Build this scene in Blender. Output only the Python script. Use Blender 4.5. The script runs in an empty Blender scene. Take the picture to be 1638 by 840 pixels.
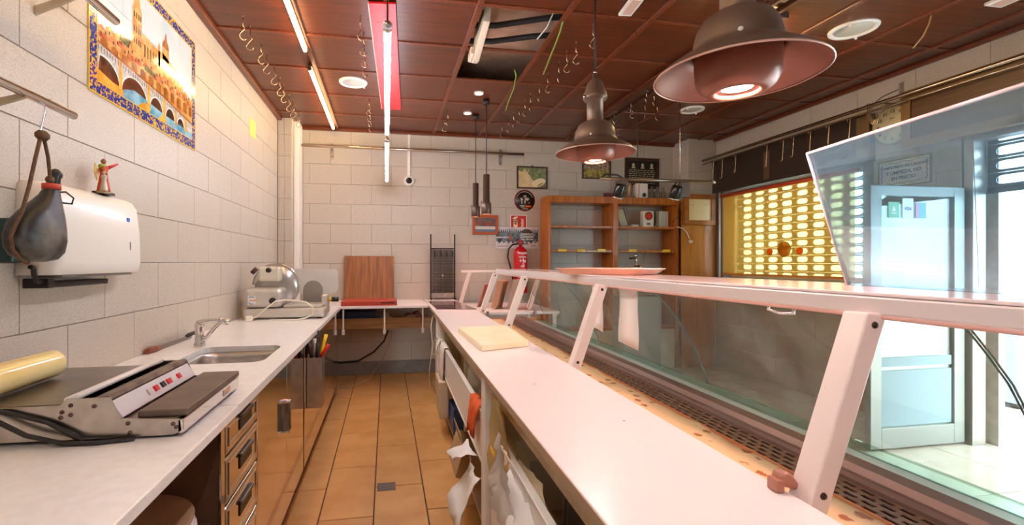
import bpy, bmesh, math, random
from mathutils import Vector, Matrix
random.seed(7)
S = bpy.context.scene
COL = S.collection
PI = math.pi

# ------------------------------------------------------------------ camera, sky, exposure
cam = bpy.data.cameras.new('camera'); camo = bpy.data.objects.new('camera', cam); COL.objects.link(camo)
cam.sensor_width = 36.0; cam.lens = 36.0*745/1638; cam.shift_x = 69/1638.0; cam.clip_start = .02
camo.location = (0, 0, 1.42); camo.rotation_euler = (PI/2, 0, -math.atan2(132, 745))
S.camera = camo
w = bpy.data.worlds.new('sky'); S.world = w; w.use_nodes = True
w.node_tree.nodes['Background'].inputs[0].default_value = (.68, .87, 1.0, 1)
w.node_tree.nodes['Background'].inputs[1].default_value = 6.0
S.view_settings.view_transform = 'Standard'; S.view_settings.look = 'None'
S.view_settings.gamma = 1; S.view_settings.exposure = 1.9
S.view_settings.use_curve_mapping = False
TUBE_W, TUBE_C, ROSE, SLIM = 14.5, 22.0, 135.0, 60.0       # strengths of the lamps, used by their builders
try:
    S.cycles.max_bounces = 10; S.cycles.diffuse_bounces = 5; S.cycles.glossy_bounces = 4
    S.cycles.transparent_max_bounces = 16; S.cycles.transmission_bounces = 6
    S.cycles.caustics_reflective = False; S.cycles.caustics_refractive = False
    S.cycles.sample_clamp_indirect = 6.0
except Exception: pass
def portal(name, loc, rot, sx, sy):
    l = bpy.data.lights.new(name, 'AREA'); l.shape = 'RECTANGLE'; l.size = sx; l.size_y = sy
    l.cycles.is_portal = True
    o = bpy.data.objects.new(name, l); COL.objects.link(o); o.location = loc; o.rotation_euler = rot
portal('daylight_portal_door', (4.6, 1.6, 1.2), (0, PI/2, 0), 2.4, 2.7)
portal('daylight_portal_window', (4.66, 4.63, 1.8), (0, PI/2, 0), 1.2, 2.0)

# ------------------------------------------------------------------ helpers
def lin(h):
    if isinstance(h, str):
        c = [int(h[i:i+2], 16)/255 for i in (0, 2, 4)]
    else: c = [v/255 for v in h]
    return tuple(v/12.92 if v <= .04045 else ((v+.055)/1.055)**2.4 for v in c) + (1,)
MATS = {}
def M(name, col, rough=.5, metal=0., col2=None, scale=8., detail=4., mixlo=.35, mixhi=.65, bump=0., bscale=None,
      stretch=None, emit=0., emitcol=None, var=0., coat=0., spec=.5, kind='noise', sub=0.):
    if name in MATS: return MATS[name]
    m = bpy.data.materials.new(name); m.use_nodes = True; nt = m.node_tree; n = nt.nodes; L = nt.links
    b = n['Principled BSDF']; b.inputs['Base Color'].default_value = lin(col)
    b.inputs['Roughness'].default_value = rough; b.inputs['Metallic'].default_value = metal
    b.inputs['Specular IOR Level'].default_value = spec
    if coat: b.inputs['Coat Weight'].default_value = coat; b.inputs['Coat Roughness'].default_value = .08
    if emit:
        b.inputs['Emission Color'].default_value = lin(emitcol or col); b.inputs['Emission Strength'].default_value = emit
    out = None
    if col2 or bump:
        tc = n.new('ShaderNodeTexCoord'); mp = n.new('ShaderNodeMapping')
        L.new(tc.outputs['Object'], mp.inputs['Vector'])
        if stretch: mp.inputs['Scale'].default_value = stretch
        oi = n.new('ShaderNodeObjectInfo'); mul = n.new('ShaderNodeVectorMath'); mul.operation = 'SCALE'
        cx = n.new('ShaderNodeCombineXYZ'); L.new(oi.outputs['Random'], cx.inputs[0]); L.new(oi.outputs['Random'], cx.inputs[1])
        L.new(oi.outputs['Random'], cx.inputs[2])
        L.new(cx.outputs[0], mul.inputs[0]); mul.inputs['Scale'].default_value = 7.3
        L.new(mul.outputs[0], mp.inputs['Location'])
        t = n.new('ShaderNodeTexNoise'); t.inputs['Scale'].default_value = scale; t.inputs['Detail'].default_value = detail
        L.new(mp.outputs[0], t.inputs['Vector'])
        if col2:
            r = n.new('ShaderNodeValToRGB'); r.color_ramp.elements[0].position = mixlo; r.color_ramp.elements[1].position = mixhi
            r.color_ramp.elements[0].color = lin(col); r.color_ramp.elements[1].color = lin(col2)
            L.new(t.outputs[0], r.inputs[0]); out = r.outputs[0]
        if bump:
            tb = t
            if bscale:
                tb = n.new('ShaderNodeTexNoise'); tb.inputs['Scale'].default_value = bscale; L.new(mp.outputs[0], tb.inputs['Vector'])
            bp = n.new('ShaderNodeBump'); bp.inputs['Strength'].default_value = bump; bp.inputs['Distance'].default_value = .01
            L.new(tb.outputs[0], bp.inputs['Height']); L.new(bp.outputs[0], b.inputs['Normal'])
    if var:
        oi2 = n.new('ShaderNodeObjectInfo'); mr = n.new('ShaderNodeMapRange')
        mr.inputs[3].default_value = 1-var; mr.inputs[4].default_value = 1+var
        L.new(oi2.outputs['Random'], mr.inputs[0])
        hs = n.new('ShaderNodeHueSaturation'); L.new(mr.outputs[0], hs.inputs['Value'])
        if out is not None: L.new(out, hs.inputs['Color'])
        else: hs.inputs['Color'].default_value = lin(col)
        out = hs.outputs[0]
    if out is not None: L.new(out, b.inputs['Base Color'])
    MATS[name] = m; return m
def glass(name, tint, refl=.06, rough=.02, alpha=0., dirt_haze=0., haze_col=(.8,.85,.87,1), gmax=.45):  # the scattering layer serves for real dirt and for painted haze
    m = bpy.data.materials.new(name); m.use_nodes = True; nt = m.node_tree; n = nt.nodes; L = nt.links
    n.remove(n['Principled BSDF']); o = n['Material Output']
    tr = n.new('ShaderNodeBsdfTransparent'); tr.inputs[0].default_value = lin(tint)
    gl = n.new('ShaderNodeBsdfGlossy'); gl.inputs['Roughness'].default_value = rough; gl.inputs[0].default_value = (.95, 1, .98, 1)
    lw = n.new('ShaderNodeLayerWeight'); lw.inputs[0].default_value = .25
    mr = n.new('ShaderNodeMapRange'); mr.inputs[3].default_value = refl; mr.inputs[4].default_value = gmax
    L.new(lw.outputs['Fresnel'], mr.inputs[0])
    mx = n.new('ShaderNodeMixShader'); L.new(mr.outputs[0], mx.inputs[0]); L.new(tr.outputs[0], mx.inputs[1]); L.new(gl.outputs[0], mx.inputs[2])
    last = mx
    if dirt_haze:
        df = n.new('ShaderNodeBsdfDiffuse'); df.inputs[0].default_value = haze_col
        tl = n.new('ShaderNodeBsdfTranslucent'); tl.inputs[0].default_value = haze_col
        ad = n.new('ShaderNodeMixShader'); ad.inputs[0].default_value = .5
        L.new(df.outputs[0], ad.inputs[1]); L.new(tl.outputs[0], ad.inputs[2])
        tc = n.new('ShaderNodeTexCoord'); nz = n.new('ShaderNodeTexNoise'); nz.inputs['Scale'].default_value = 5; nz.inputs['Detail'].default_value = 8
        L.new(tc.outputs['Object'], nz.inputs['Vector'])
        mm = n.new('ShaderNodeMapRange'); mm.inputs[1].default_value = .35; mm.inputs[2].default_value = .75
        mm.inputs[3].default_value = dirt_haze*.5; mm.inputs[4].default_value = dirt_haze*1.6
        L.new(nz.outputs[0], mm.inputs[0])
        m2 = n.new('ShaderNodeMixShader'); L.new(mm.outputs[0], m2.inputs[0]); L.new(mx.outputs[0], m2.inputs[1]); L.new(ad.outputs[0], m2.inputs[2]); last = m2
    L.new(last.outputs[0], o.inputs['Surface']); return m
def veil(name, col, thru, tcol):       # thin cloth or film: part see-through, part scattering light
    m = bpy.data.materials.new(name); m.use_nodes = True; nt = m.node_tree; n = nt.nodes; L = nt.links
    n.remove(n['Principled BSDF']); o = n['Material Output']
    tr = n.new('ShaderNodeBsdfTransparent'); tr.inputs[0].default_value = lin(tcol)
    tl = n.new('ShaderNodeBsdfTranslucent'); tl.inputs[0].default_value = lin(col)
    df = n.new('ShaderNodeBsdfDiffuse'); df.inputs[0].default_value = lin(col)
    a = n.new('ShaderNodeMixShader'); a.inputs[0].default_value = .5; L.new(tl.outputs[0], a.inputs[1]); L.new(df.outputs[0], a.inputs[2])
    b = n.new('ShaderNodeMixShader'); b.inputs[0].default_value = thru; L.new(a.outputs[0], b.inputs[1]); L.new(tr.outputs[0], b.inputs[2])
    L.new(b.outputs[0], o.inputs['Surface']); return m

OFF = {}
class MB:
    def __init__(s): s.v = []; s.f = []; s.sm = []; s.mi = []; s.m = 0
    def add(s, vs, fs, smooth=False):
        k = len(s.v); s.v += [Vector(p) for p in vs]
        for f in fs: s.f.append([i+k for i in f]); s.sm.append(smooth); s.mi.append(s.m)
        return s
    def box(s, x0, y0, z0, x1, y1, z1):
        x0, x1 = min(x0, x1), max(x0, x1); y0, y1 = min(y0, y1), max(y0, y1); z0, z1 = min(z0, z1), max(z0, z1)
        return s.add([(x0,y0,z0),(x1,y0,z0),(x1,y1,z0),(x0,y1,z0),(x0,y0,z1),(x1,y0,z1),(x1,y1,z1),(x0,y1,z1)],
              [(0,3,2,1),(4,5,6,7),(0,1,5,4),(1,2,6,5),(2,3,7,6),(3,0,4,7)])
    def cbox(s, c, h, R=None):          # centre, half sizes, rotation matrix
        k = len(s.v); s.box(-h[0], -h[1], -h[2], h[0], h[1], h[2])
        for i in range(k, len(s.v)): s.v[i] = (R @ s.v[i] if R else s.v[i]) + Vector(c)
        return s
    def prism(s, poly, d):              # planar polygon (3d points) pushed along d
        n = len(poly); d = Vector(d); a = [Vector(p) for p in poly]
        fs = [tuple(reversed(range(n))), tuple(range(n, 2*n))] + [(i, (i+1) % n, n+(i+1) % n, n+i) for i in range(n)]
        nn = Vector((0,0,0))
        for i in range(n): nn += a[i].cross(a[(i+1) % n])
        if nn.dot(d) < 0: fs = [tuple(reversed(f)) for f in fs]
        return s.add(a + [p+d for p in a], fs)
    def poly(s, pts): return s.add(pts, [tuple(range(len(pts)))])
    def grid(s, rows, smooth=True, closed=False):
        r = len(rows); c = len(rows[0]); fs = []
        for i in range(r-1):
            for j in range(c if closed else c-1):
                fs.append((i*c+j, i*c+(j+1) % c, (i+1)*c+(j+1) % c, (i+1)*c+j))
        return s.add([p for q in rows for p in q], fs, smooth)
    def tube(s, pts, r, n=8, cap=True):
        pts = [Vector(p) for p in pts]; rows = []; up = None
        for i, p in enumerate(pts):
            t = (pts[min(i+1, len(pts)-1)] - pts[max(i-1, 0)]).normalized()
            if up is None: up = t.orthogonal().normalized()
            up = (up - t*up.dot(t)); up = up.normalized() if up.length > 1e-6 else t.orthogonal().normalized()
            b = t.cross(up); rr = r[i] if isinstance(r, (list, tuple)) else r
            rows.append([p + (up*math.cos(a)+b*math.sin(a))*rr for a in [2*PI*k/n for k in range(n)]])
        k0 = len(s.v); s.grid(rows, True, True)
        if cap:
            s.f.append([k0+i for i in reversed(range(n))]); s.sm.append(False); s.mi.append(s.m)
            e = k0+(len(pts)-1)*n; s.f.append([e+i for i in range(n)]); s.sm.append(False); s.mi.append(s.m)
        return s
    def cyl(s, p0, p1, r, n=16): return s.tube([p0, p1], r, n)
    def lathe(s, prof, c, n=32, R=None, arc=None):   # profile (radius, height) about the z axis at c
        rows = []
        for r, z in prof: rows.append([(R @ Vector((r*math.cos(a), r*math.sin(a), z)) if R else Vector((r*math.cos(a), r*math.sin(a), z))) + Vector(c) for a in [2*PI*k/n for k in range(n)]])
        return s.grid(rows, True, True)
    def ball(s, c, r, n=12, R=None):
        if not isinstance(r, (tuple, list)): r = (r, r, r)
        rows = []
        for i in range(n//2+1):
            t = PI*i/(n//2)
            rows.append([Vector((r[0]*math.sin(t)*math.cos(a)+0, r[1]*math.sin(t)*math.sin(a), -r[2]*math.cos(t))) for a in [2*PI*k/n for k in range(n)]])
        rows = [[(R @ p if R else p) + Vector(c) for p in q] for q in rows]
        return s.grid(rows, True, True)
    def xf(s, T): s.v = [T @ p for p in s.v]; return s
    def build(s, name, mat, parent=None, kind=None, bevel=0., label=None, solid=0.):
        me = bpy.data.meshes.new(name); off = OFF.get(parent.name, Vector((0,0,0))) if parent else Vector((0,0,0))
        me.from_pydata([tuple(p-off) for p in s.v], [], s.f)
        me.polygons.foreach_set('use_smooth', s.sm); me.polygons.foreach_set('material_index', s.mi)
        bm = bmesh.new(); bm.from_mesh(me); bmesh.ops.remove_doubles(bm, verts=bm.verts, dist=1e-6)
        if not getattr(s, 'open', False): bmesh.ops.recalc_face_normals(bm, faces=bm.faces)
        bm.to_mesh(me); bm.free()
        for m_ in (mat if isinstance(mat, (list, tuple)) else [mat]): me.materials.append(m_)
        o = bpy.data.objects.new(name, me); COL.objects.link(o)
        if parent: o.parent = parent; OFF[o.name] = off
        else:
            OFF[o.name] = Vector((0,0,0))
        if bevel:
            b = o.modifiers.new('bevel', 'BEVEL'); b.width = bevel; b.segments = 2; b.limit_method = 'ANGLE'; b.angle_limit = .6
        if solid:
            b = o.modifiers.new('solid', 'SOLIDIFY'); b.thickness = solid; b.offset = 0
        if kind: o['kind'] = kind
        if label: o['label'] = label
        return o
def B(*a): return MB().box(*a)
def tag(o, label, cat, group=None, kind=None):
    o['label'] = label; o['category'] = cat
    if group: o['group'] = group
    if kind: o['kind'] = kind
    return o
def thing(name, label, cat, loc, rot=0., group=None, local=False):
    o = bpy.data.objects.new(name, None); COL.objects.link(o); o.empty_display_size = .05
    o.location = loc; o.rotation_euler = (0, 0, rot) if not isinstance(rot, tuple) else rot
    OFF[o.name] = Vector((0,0,0)) if local else Vector(loc)
    return tag(o, label, cat, group)
def kids(o): return [c for c in o.children]
def dup(o, loc=None, label=None, rot=None, parent=None):
    c = o.copy(); COL.objects.link(c)
    if parent: c.parent = parent
    for k in list(o.children): dup(k, parent=c)
    if loc is not None: c.location = loc
    if rot is not None: c.rotation_euler = (0, 0, rot) if not isinstance(rot, tuple) else rot
    if label: c['label'] = label
    return c
def single(mb, name, mat, label, cat, group=None, bevel=0., solid=0.):
    return tag(mb.build(name, mat, bevel=bevel, solid=solid), label, cat, group)
FONT = {}
def text(name, txt, size, origin, right, up, mat, parent, depth=.0006, align='CENTER', bold=0., shear=0., xs=1.):
    cu = bpy.data.curves.new('lettering', 'FONT'); cu.body = txt; cu.size = size; cu.align_x = align; cu.align_y = 'CENTER'
    cu.extrude = depth; cu.offset = bold; cu.resolution_u = 2; cu.shear = shear
    o = bpy.data.objects.new('lettering', cu); COL.objects.link(o)
    me = bpy.data.meshes.new_from_object(o.evaluated_get(bpy.context.evaluated_depsgraph_get()))
    bpy.data.objects.remove(o); bpy.data.curves.remove(cu)
    r = Vector(right).normalized(); u = Vector(up).normalized(); nn = r.cross(u)
    off = OFF.get(parent.name, Vector((0,0,0)))
    T = Matrix.Translation(Vector(origin)-off) @ Matrix((( r.x*xs, u.x, nn.x, 0), (r.y*xs, u.y, nn.y, 0), (r.z*xs, u.z, nn.z, 0), (0,0,0,1)))
    me.transform(T); me.materials.clear(); me.materials.append(mat); me.name = name
    q = bpy.data.objects.new(name, me); COL.objects.link(q); q.parent = parent; OFF[q.name] = off
    return q
def rot(ax, a): return Matrix.Rotation(a, 3, ax)
ORD = ['first','second','third','fourth','fifth','sixth','seventh','eighth','ninth','tenth','eleventh','twelfth','thirteenth','fourteenth','fifteenth','sixteenth']
def arc(c, r, a0, a1, n, ax1, ax2):
    return [Vector(c) + Vector(ax1)*r*math.cos(a0+(a1-a0)*i/n) + Vector(ax2)*r*math.sin(a0+(a1-a0)*i/n) for i in range(n+1)]

# ------------------------------------------------------------------ materials
WT = M('wall_tile', 'c9bcae', .42, col2='afa294', scale=170, detail=2, mixlo=.45, mixhi=.75, var=.02, bump=.03, bscale=200)
GROUT = M('grout', '968c82', .9)
FT = M('floor_tile', 'dfaa68', .36, col2='cf9654', scale=5, detail=6, var=.05, bump=.05, bscale=40)
FT2 = M('floor_tile_pale', 'cdbfae', .3, col2='bdae9b', scale=5, detail=5, var=.03)
FGROUT = M('floor_grout', '5a4a3c', .9)
CW = M('ceiling_wood', '6c2f13', .36, col2='441a07', scale=6, detail=6, stretch=(.5, 9, 9), var=.1, coat=.12, mixlo=.3, mixhi=.7)
CB = M('ceiling_batten', '7a381a', .34, col2='5e2911', scale=8, stretch=(6, 6, 6), coat=.2)
WHITE = M('white_quartz', 'f5f4f1', .22, col2='eeece8', scale=30, spec=.5)
WLAM = M('white_laminate', 'f0e9e6', .28)
EDGE = M('laminate_edge', 'b79d84', .5)
STEEL = M('brushed_steel', 'c9c2ba', .28, 1., col2='b5ada5', scale=20, stretch=(1, 30, 1), bump=.02)
MIRROR = M('polished_steel', 'e4d8ca', .09, 1., col2='dccebe', scale=2.2, bump=.03, bscale=3)
CHROME = M('chrome', 'e0dedc', .08, 1.)
DARKST = M('dark_steel', '77695d', .35, 1.)
ALU = M('painted_aluminium', 'e6dcd6', .35, .15)
ALUG = M('grey_aluminium', 'a9a29c', .35, .9)
BLACK = M('black_plastic', '1c1a19', .4)
RUBBER = M('black_rubber', '232120', .6)
WPL = M('white_plastic', 'efe9e2', .3)
CREAM = M('cream_laminate', 'd9c9b4', .45)
WOOD = M('oak_wood', 'c8741e', .36, col2='a05210', scale=5, detail=6, stretch=(7, 7, .6), coat=.2)
WOODD = M('walnut_wood', '7a4826', .4, col2='5d3418', scale=5, detail=6, stretch=(8, 8, .6))
DKBROWN = M('dark_brown_panel', '3d2f27', .35, col2='33271f', scale=6, stretch=(9, .6, 9))
BRONZE = M('bronze_paint', '5f4a42', .38, .45)
RED = M('red_gloss', 'c8161d', .3)
YELLOW = M('yellow_plastic', 'ecc21a', .4)
PAPER = M('white_paper', 'f2ece6', .6)
PRINT = M('black_print', '22201f', .5)
GREENT = M('dark_teal_plastic', '1d3a3a', .4)
# ------------------------------------------------------------------ the setting
XL, XR, YB, YF, ZC = -1.24, 4.45, 6.05, -1.6, 3.10
LWF = ((0,1,0), (0,0,1)); BWF = ((1,0,0), (0,0,1)); RWF = ((0,-1,0), (0,0,1)); CEF = ((1,0,0), (0,-1,0)); FLF = ((1,0,0), (0,1,0))
TM = {}
def tile_mesh(name, w, h, t, c, mat):
    k = (name, round(w, 4), round(h, 4), t, mat.name)
    if k not in TM:
        a, b = w/2, h/2
        v = [(-a,-b,0),(a,-b,0),(a,b,0),(-a,b,0),(-a+c*.2,-b+c*.2,t-c),(a-c*.2,-b+c*.2,t-c),(a-c*.2,b-c*.2,t-c),(-a+c*.2,b-c*.2,t-c),(-a+c,-b+c,t),(a-c,-b+c,t),(a-c,b-c,t),(-a+c,b-c,t)]
        f = [(8,9,10,11)]
        for i in range(4):
            j = (i+1) % 4; f += [(i, j, j+4, i+4), (i+4, j+4, j+8, i+8)]
        me = bpy.data.meshes.new(name); me.from_pydata(v, [], f); me.materials.append(mat); TM[k] = me
    return TM[k]
def piece(parent, name, mat, w, h, t, c, base, fr, wob=0.):
    r, u = Vector(fr[0]), Vector(fr[1]); n = r.cross(u)
    o = bpy.data.objects.new(name, tile_mesh(name, w, h, t, c, mat)); COL.objects.link(o); o.parent = parent
    p = Vector(base) + n*random.uniform(-wob, wob)
    o.matrix_local = Matrix(((r.x,u.x,n.x,p.x),(r.y,u.y,n.y,p.y),(r.z,u.z,n.z,p.z),(0,0,0,1)))
    OFF[o.name] = Vector((0,0,0)); return o
def tile_field(parent, mat, fr, at, r0, r1, u0, u1, pitch, rowh, ubase, offs, skip=(), joint=.0032, t=.006, c=.0015, name='tile', wob=.0004):
    """cover the rectangle r0..r1, u0..u1; at(r,u) gives the point on the backing; offs(row) the start of the running bond"""
    k = math.floor((u0-ubase)/rowh + 1e-6)
    while ubase + k*rowh < u1-1e-6:
        a, b = max(u0, ubase+k*rowh), min(u1, ubase+(k+1)*rowh)
        o = offs(k); i = math.floor((r0-o)/pitch + 1e-6)
        while o + i*pitch < r1-1e-6:
            p, q = max(r0, o+i*pitch), min(r1, o+(i+1)*pitch); i += 1
            if q-p < .02 or b-a < .02: continue
            m, n2 = (p+q)/2, (a+b)/2
            if any(s[0] < m < s[1] and s[2] < n2 < s[3] for s in skip): continue
            piece(parent, name, mat, q-p-joint, b-a-joint, t, c, at(m, n2), fr, wob)
        k += 1
g = .006
# left wall
wl = B(XL-.25, YF, 0, XL-g, YB+.2, 3.5).build('wall_left', GROUT, kind='structure')
tile_field(wl, WT, LWF, lambda r, u: (XL-g, r, u), .2, 5.68, .925, ZC, .493, .2475, .925, lambda k: 2.09 if k % 2 == 0 else 1.8435)
# back wall
wb = B(XL, YB+g, 0, XR+.2, YB+.25, 3.5).build('wall_back', GROUT, kind='structure')
tile_field(wb, WT, BWF, lambda r, u: (r, YB+g, u), -1.02, 4.04, .165, ZC, .503, .2487, .165, lambda k: -.69 if k % 2 == 0 else -.4375)
B(-.62, YB-.012, 0, 1.9, YB+g, .15).build('baseboard_back', M('grey_skirting', '8f8680', .5, col2='7d746e', scale=8), kind='structure', bevel=.004)
# corner pillar at left, with narrow tiles and a white pipe casing
pl_ = B(XL, 5.69+g, 0, -1.09, YB, ZC+.02).build('wall_pillar', GROUT, kind='structure')
tile_field(pl_, WT, BWF, lambda r, u: (r, 5.69+g, u), XL, -1.09, .925, ZC, .075, .2475, .925, lambda k: XL)
tile_field(pl_, WT, LWF, lambda r, u: (-1.09, r, u), 5.69, YB, .925, ZC, .2, .2475, .925, lambda k: 5.69)
tr = MB().box(-1.083, 5.80, .93, -1.02, YB, ZC).build('trim_1', WPL, kind='structure', bevel=.008)
# pillar at right back corner
pr = B(4.04, 5.70+g, 0, XR, YB, ZC+.02).build('wall_corner', GROUT, kind='structure')
tile_field(pr, WT, BWF, lambda r, u: (r, 5.70+g, u), 4.04, XR, .165, ZC, .41, .2487, .165, lambda k: 4.14)
tile_field(pr, WT, ((0,-1,0),(0,0,1)), lambda r, u: (4.04, -r, u), -YB, -5.70, .165, ZC, .35, .2487, .165, lambda k: -YB)
# right wall with a window and a door opening
wr = MB()
for (y0, y1, z0, z1) in ((2.93, 3.70, 0, 3.5), (5.56, YB+.25, 0, 3.5), (3.70, 5.56, 0, 1.22), (3.70, 5.56, 2.36, 3.5), (.35, 2.93, 2.42, 3.5), (YF, .35, 0, 3.5)):
    wr.box(XR+g, y0, z0, XR+.2, y1, z1)
wr = wr.build('wall_right', GROUT, kind='structure')
tile_field(wr, WT, RWF, lambda r, u: (XR+g, -r, u), -5.70, -.5, 2.80, ZC, .5, .30, 2.80, lambda k: -5.75)
tile_field(wr, WT, RWF, lambda r, u: (XR+g, -r, u), -3.60, -2.93, .165, 2.80, .5, .2487, .165, lambda k: -3.60 if k % 2 else -3.35)
tile_field(wr, M('brown_wall_tile', 'a08468', .3, col2='92765b', scale=4, var=.04), RWF, lambda r, u: (XR+g, -r, u), -5.70, -3.60, .0, 1.2, .5, .3, 0, lambda k: -5.7)
# wall behind the camera
B(XL, YF-.2, 0, XR+.2, YF, 3.5).build('wall_front', M('plain_wall', 'd6cbc2', .6), kind='structure')
# floor
fl = B(XL-.2, YF-.2, -.2, 4.65, YB+.2, -.008).build('floor', FGROUT, kind='structure')
tile_field(fl, FT, FLF, lambda r, u: (r, u, -.008), -.67, .83, 1.3, YB, .30, .66, 0, lambda k: -.37, joint=.006, t=.008, c=.002)
for ch in list(fl.children): bpy.data.objects.remove(ch)
OFFY = {-3: 0, -2: .34, -1: .0, 0: .01, 1: -.30, 2: .02, 3: .3}
for i in range(-2, 4):
    x = -.37 + .30*(i)
    y = {-2: 2.34, -1: 2.37, 0: 2.00, 1: 2.34, 2: 2.02, 3: 2.3}[i] - .66*2
    while y < YB:
        y1 = min(YB, y+.66)
        if y1-y > .03: piece(fl, 'tile', FT, .30-.007, y1-y-.007, .008, .002, (x+.15, (y+y1)/2, -.008), FLF, .0006)
        y += .66
tile_field(fl, FT2, FLF, lambda r, u: (r, u, -.008), 1.43, 4.65, -.5, YB, .45, .45, .0, lambda k: 1.43, joint=.005, t=.008, c=.002)
piece(fl, 'tile', M('mosaic_tile', '5a4c44', .4, col2='6d6058', scale=60), .115, .105, .0022, .001, (0, 2.995, 0), FLF)
# ceiling: plaster slab, wooden panels, battens
ce = B(XL-.25, YF-.2, 3.36, XR+.2, YB+.25, 3.6).build('ceiling', M('raw_plaster', 'cfa88a', .9, col2='b68c70', scale=5, bump=.3), kind='structure')
xs = [XL] + [-.6+.6*i for i in range(8)] + [4.2, XR]
ys = [6.06-.62*i for i in range(13)]
HOLE = (.6, 1.2, 2.96, 4.20)
for i in range(len(xs)-1):
    for j in range(len(ys)-1):
        x0, x1, y0, y1 = xs[i], xs[i+1], ys[j+1], ys[j]
        cx, cy = (x0+x1)/2, (y0+y1)/2
        if HOLE[0] < cx < HOLE[1] and HOLE[2] < cy < HOLE[3]: continue
        if y0 < -1.5: continue
        piece(ce, 'panel', CW, x1-x0-.004, y1-y0-.004, .012, .002, (cx, cy, ZC+.012), CEF)
for x in xs[1:-1]: B(x-.02, YF, ZC-.014, x+.02, YB, ZC+.004).build('batten', CB, ce, bevel=.004)
for y in ys[1:-1]: B(XL, y-.018, ZC-.009, XR, y+.018, ZC+.006).build('batten', CB, ce, bevel=.004)
B(XL, YF, ZC-.035, XL+.05, 5.69, ZC+.003).build('trim_2', CB, kind='structure', bevel=.006)
B(XL+.0, YB-.045, ZC-.035, 4.04, YB, ZC+.003).build('trim_3', CB, kind='structure', bevel=.006)
B(XR-.04, YF, ZC-.03, XR, 5.7, ZC+.003).build('trim_4', CB, kind='structure', bevel=.006)
# pale street outside
B(4.65, -8, -.25, 14, 14, -.03).build('street_ground', M('pavement', 'cfc6bd', .8, col2='bcb3aa', scale=9), kind='structure')
fa = MB().box(9.5, -8, -.03, 10, 14, 7)
fa = fa.build('street_wall', M('pale_render', 'e6e4e0', .8), kind='structure')
for y in (0, 2.2, 4.4, 6.6, 8.8): B(9.44, y, 3.4, 9.5, y+1.0, 5.0).build('window_pane', M('street_glass', '8fa3b0', .1), fa)
B(4.66, 2.83, -.03, 4.72, 2.93, 2.6).build('wall_jamb', M('stone', 'd9d3cb', .7, col2='c4bdb4', scale=14), kind='structure')
bn = thing('street_container', 'blue container with a lid standing on the pavement outside the door', 'container', (6.35, 3.75, -.03))
MB().prism([(6.1,3.55,.02),(6.6,3.55,.02),(6.68,3.55,.95),(6.05,3.55,.95)], (0,.5,0)).build('body', M('blue_plastic', '9fb6d2', .5), bn, bevel=.02)
MB().prism([(6.0,3.5,.95),(6.72,3.5,.95),(6.66,3.5,1.03),(6.1,3.5,1.06)], (0,.6,0)).build('lid', M('blue_plastic2', '8ca6c6', .5), bn, bevel=.015)
for y in (3.6, 4.0): MB().cyl((6.18, y-.03, .045), (6.18, y+.03, .045), .075).build('wheel', RUBBER, bn)

# ------------------------------------------------------------------ window with its shutter, blind and lintel
wi = MB()
for (y0, y1, z0, z1) in ((3.70, 3.76, 1.22, 2.36), (5.50, 5.56, 1.22, 2.36), (3.76, 5.50, 1.22, 1.27), (3.76, 5.50, 2.31, 2.36)): wi.box(4.57, y0, z0, 4.62, y1, z1)
wi = wi.build('window_1', ALU, kind='structure', bevel=.004)
GW = glass('window_glass', 'eef6f4', .05)
for y0, y1 in ((3.76, 4.629), (4.631, 5.50)): B(4.59, y0, 1.27, 4.596, y1, 2.31).build('pane', GW, wi)
B(4.36, 3.68, 1.185, 4.52, 5.58, 1.22).build('window_sill', WLAM, wi, bevel=.006)
SLAT = M('shutter_metal', 'a08a60', .5, .2)
def slat_mb(x, y0, y1, z0, z1, py, pw, ph, first):
    mb = MB(); yy = first; mb.add([(x,y0,z0),(x,first-py/2,z0),(x,first-py/2,z1),(x,y0,z1)], [(0,1,2,3)])
    zc = (z0+z1)/2
    while yy + py/2 <= y1+1e-6:
        r = ph/2; ring = [(yy+(pw/2-r)+r*math.cos(a), zc+r*math.sin(a)) for a in [-PI/2+PI*k/6 for k in range(7)]]
        ring += [(yy-(pw/2-r)+r*math.cos(a), zc+r*math.sin(a)) for a in [PI/2+PI*k/6 for k in range(7)]]
        c = [(yy+py/2, z0), (yy+py/2, z1), (yy-py/2, z1), (yy-py/2, z0)]
        vs = [(x, p[0], p[1]) for p in ring] + [(x, p[0], p[1]) for p in c]; n = 14; fs = []
        fs += [(n+0, 1+k, k) for k in range(0, 3)] + [(n+0, n+1, 3)] + [(n+1, 1+k, k) for k in range(3, 6)]
        fs += [(n+1, n+2, 7, 6)] + [(n+2, 1+k, k) for k in range(7, 10)] + [(n+2, n+3, 10)] + [(n+3, 1+k, k) for k in range(10, 13)] + [(n+3, n+0, 0, 13)]
        mb.add(vs, fs); yy += py
    mb.add([(x,yy-py/2,z0),(x,y1,z0),(x,y1,z1),(x,yy-py/2,z1)], [(0,1,2,3)])
    return mb
sh = thing('roller_shutter', 'perforated metal shutter with rows of rounded slots outside the window', 'shutter', (4.665, 4.63, 1.22))
NS = 12; zz0 = 1.22
for k in range(NS):
    h = 1.14/NS; slat_mb(4.665, 3.60, 5.66, zz0+k*h, zz0+(k+1)*h-.003, .205, .138, .060, 3.74).build('slat', SLAT, sh, solid=.006)
BLIND = veil('yellow_blind_cloth', 'dcaa58', .52, 'ffeec4')
bl = thing('roller_blind', 'translucent yellow roller blind with an orange logo hanging in the window', 'blind', (4.40, 4.63, 1.27))
B(4.400, 3.73, 1.275, 4.4015, 5.50, 2.29).build('cloth', BLIND, bl)
MB().cyl((4.40, 3.70, 2.30), (4.40, 5.53, 2.30), .021).build('roller', M('orange_red', 'c8472a', .4), bl)
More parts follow.
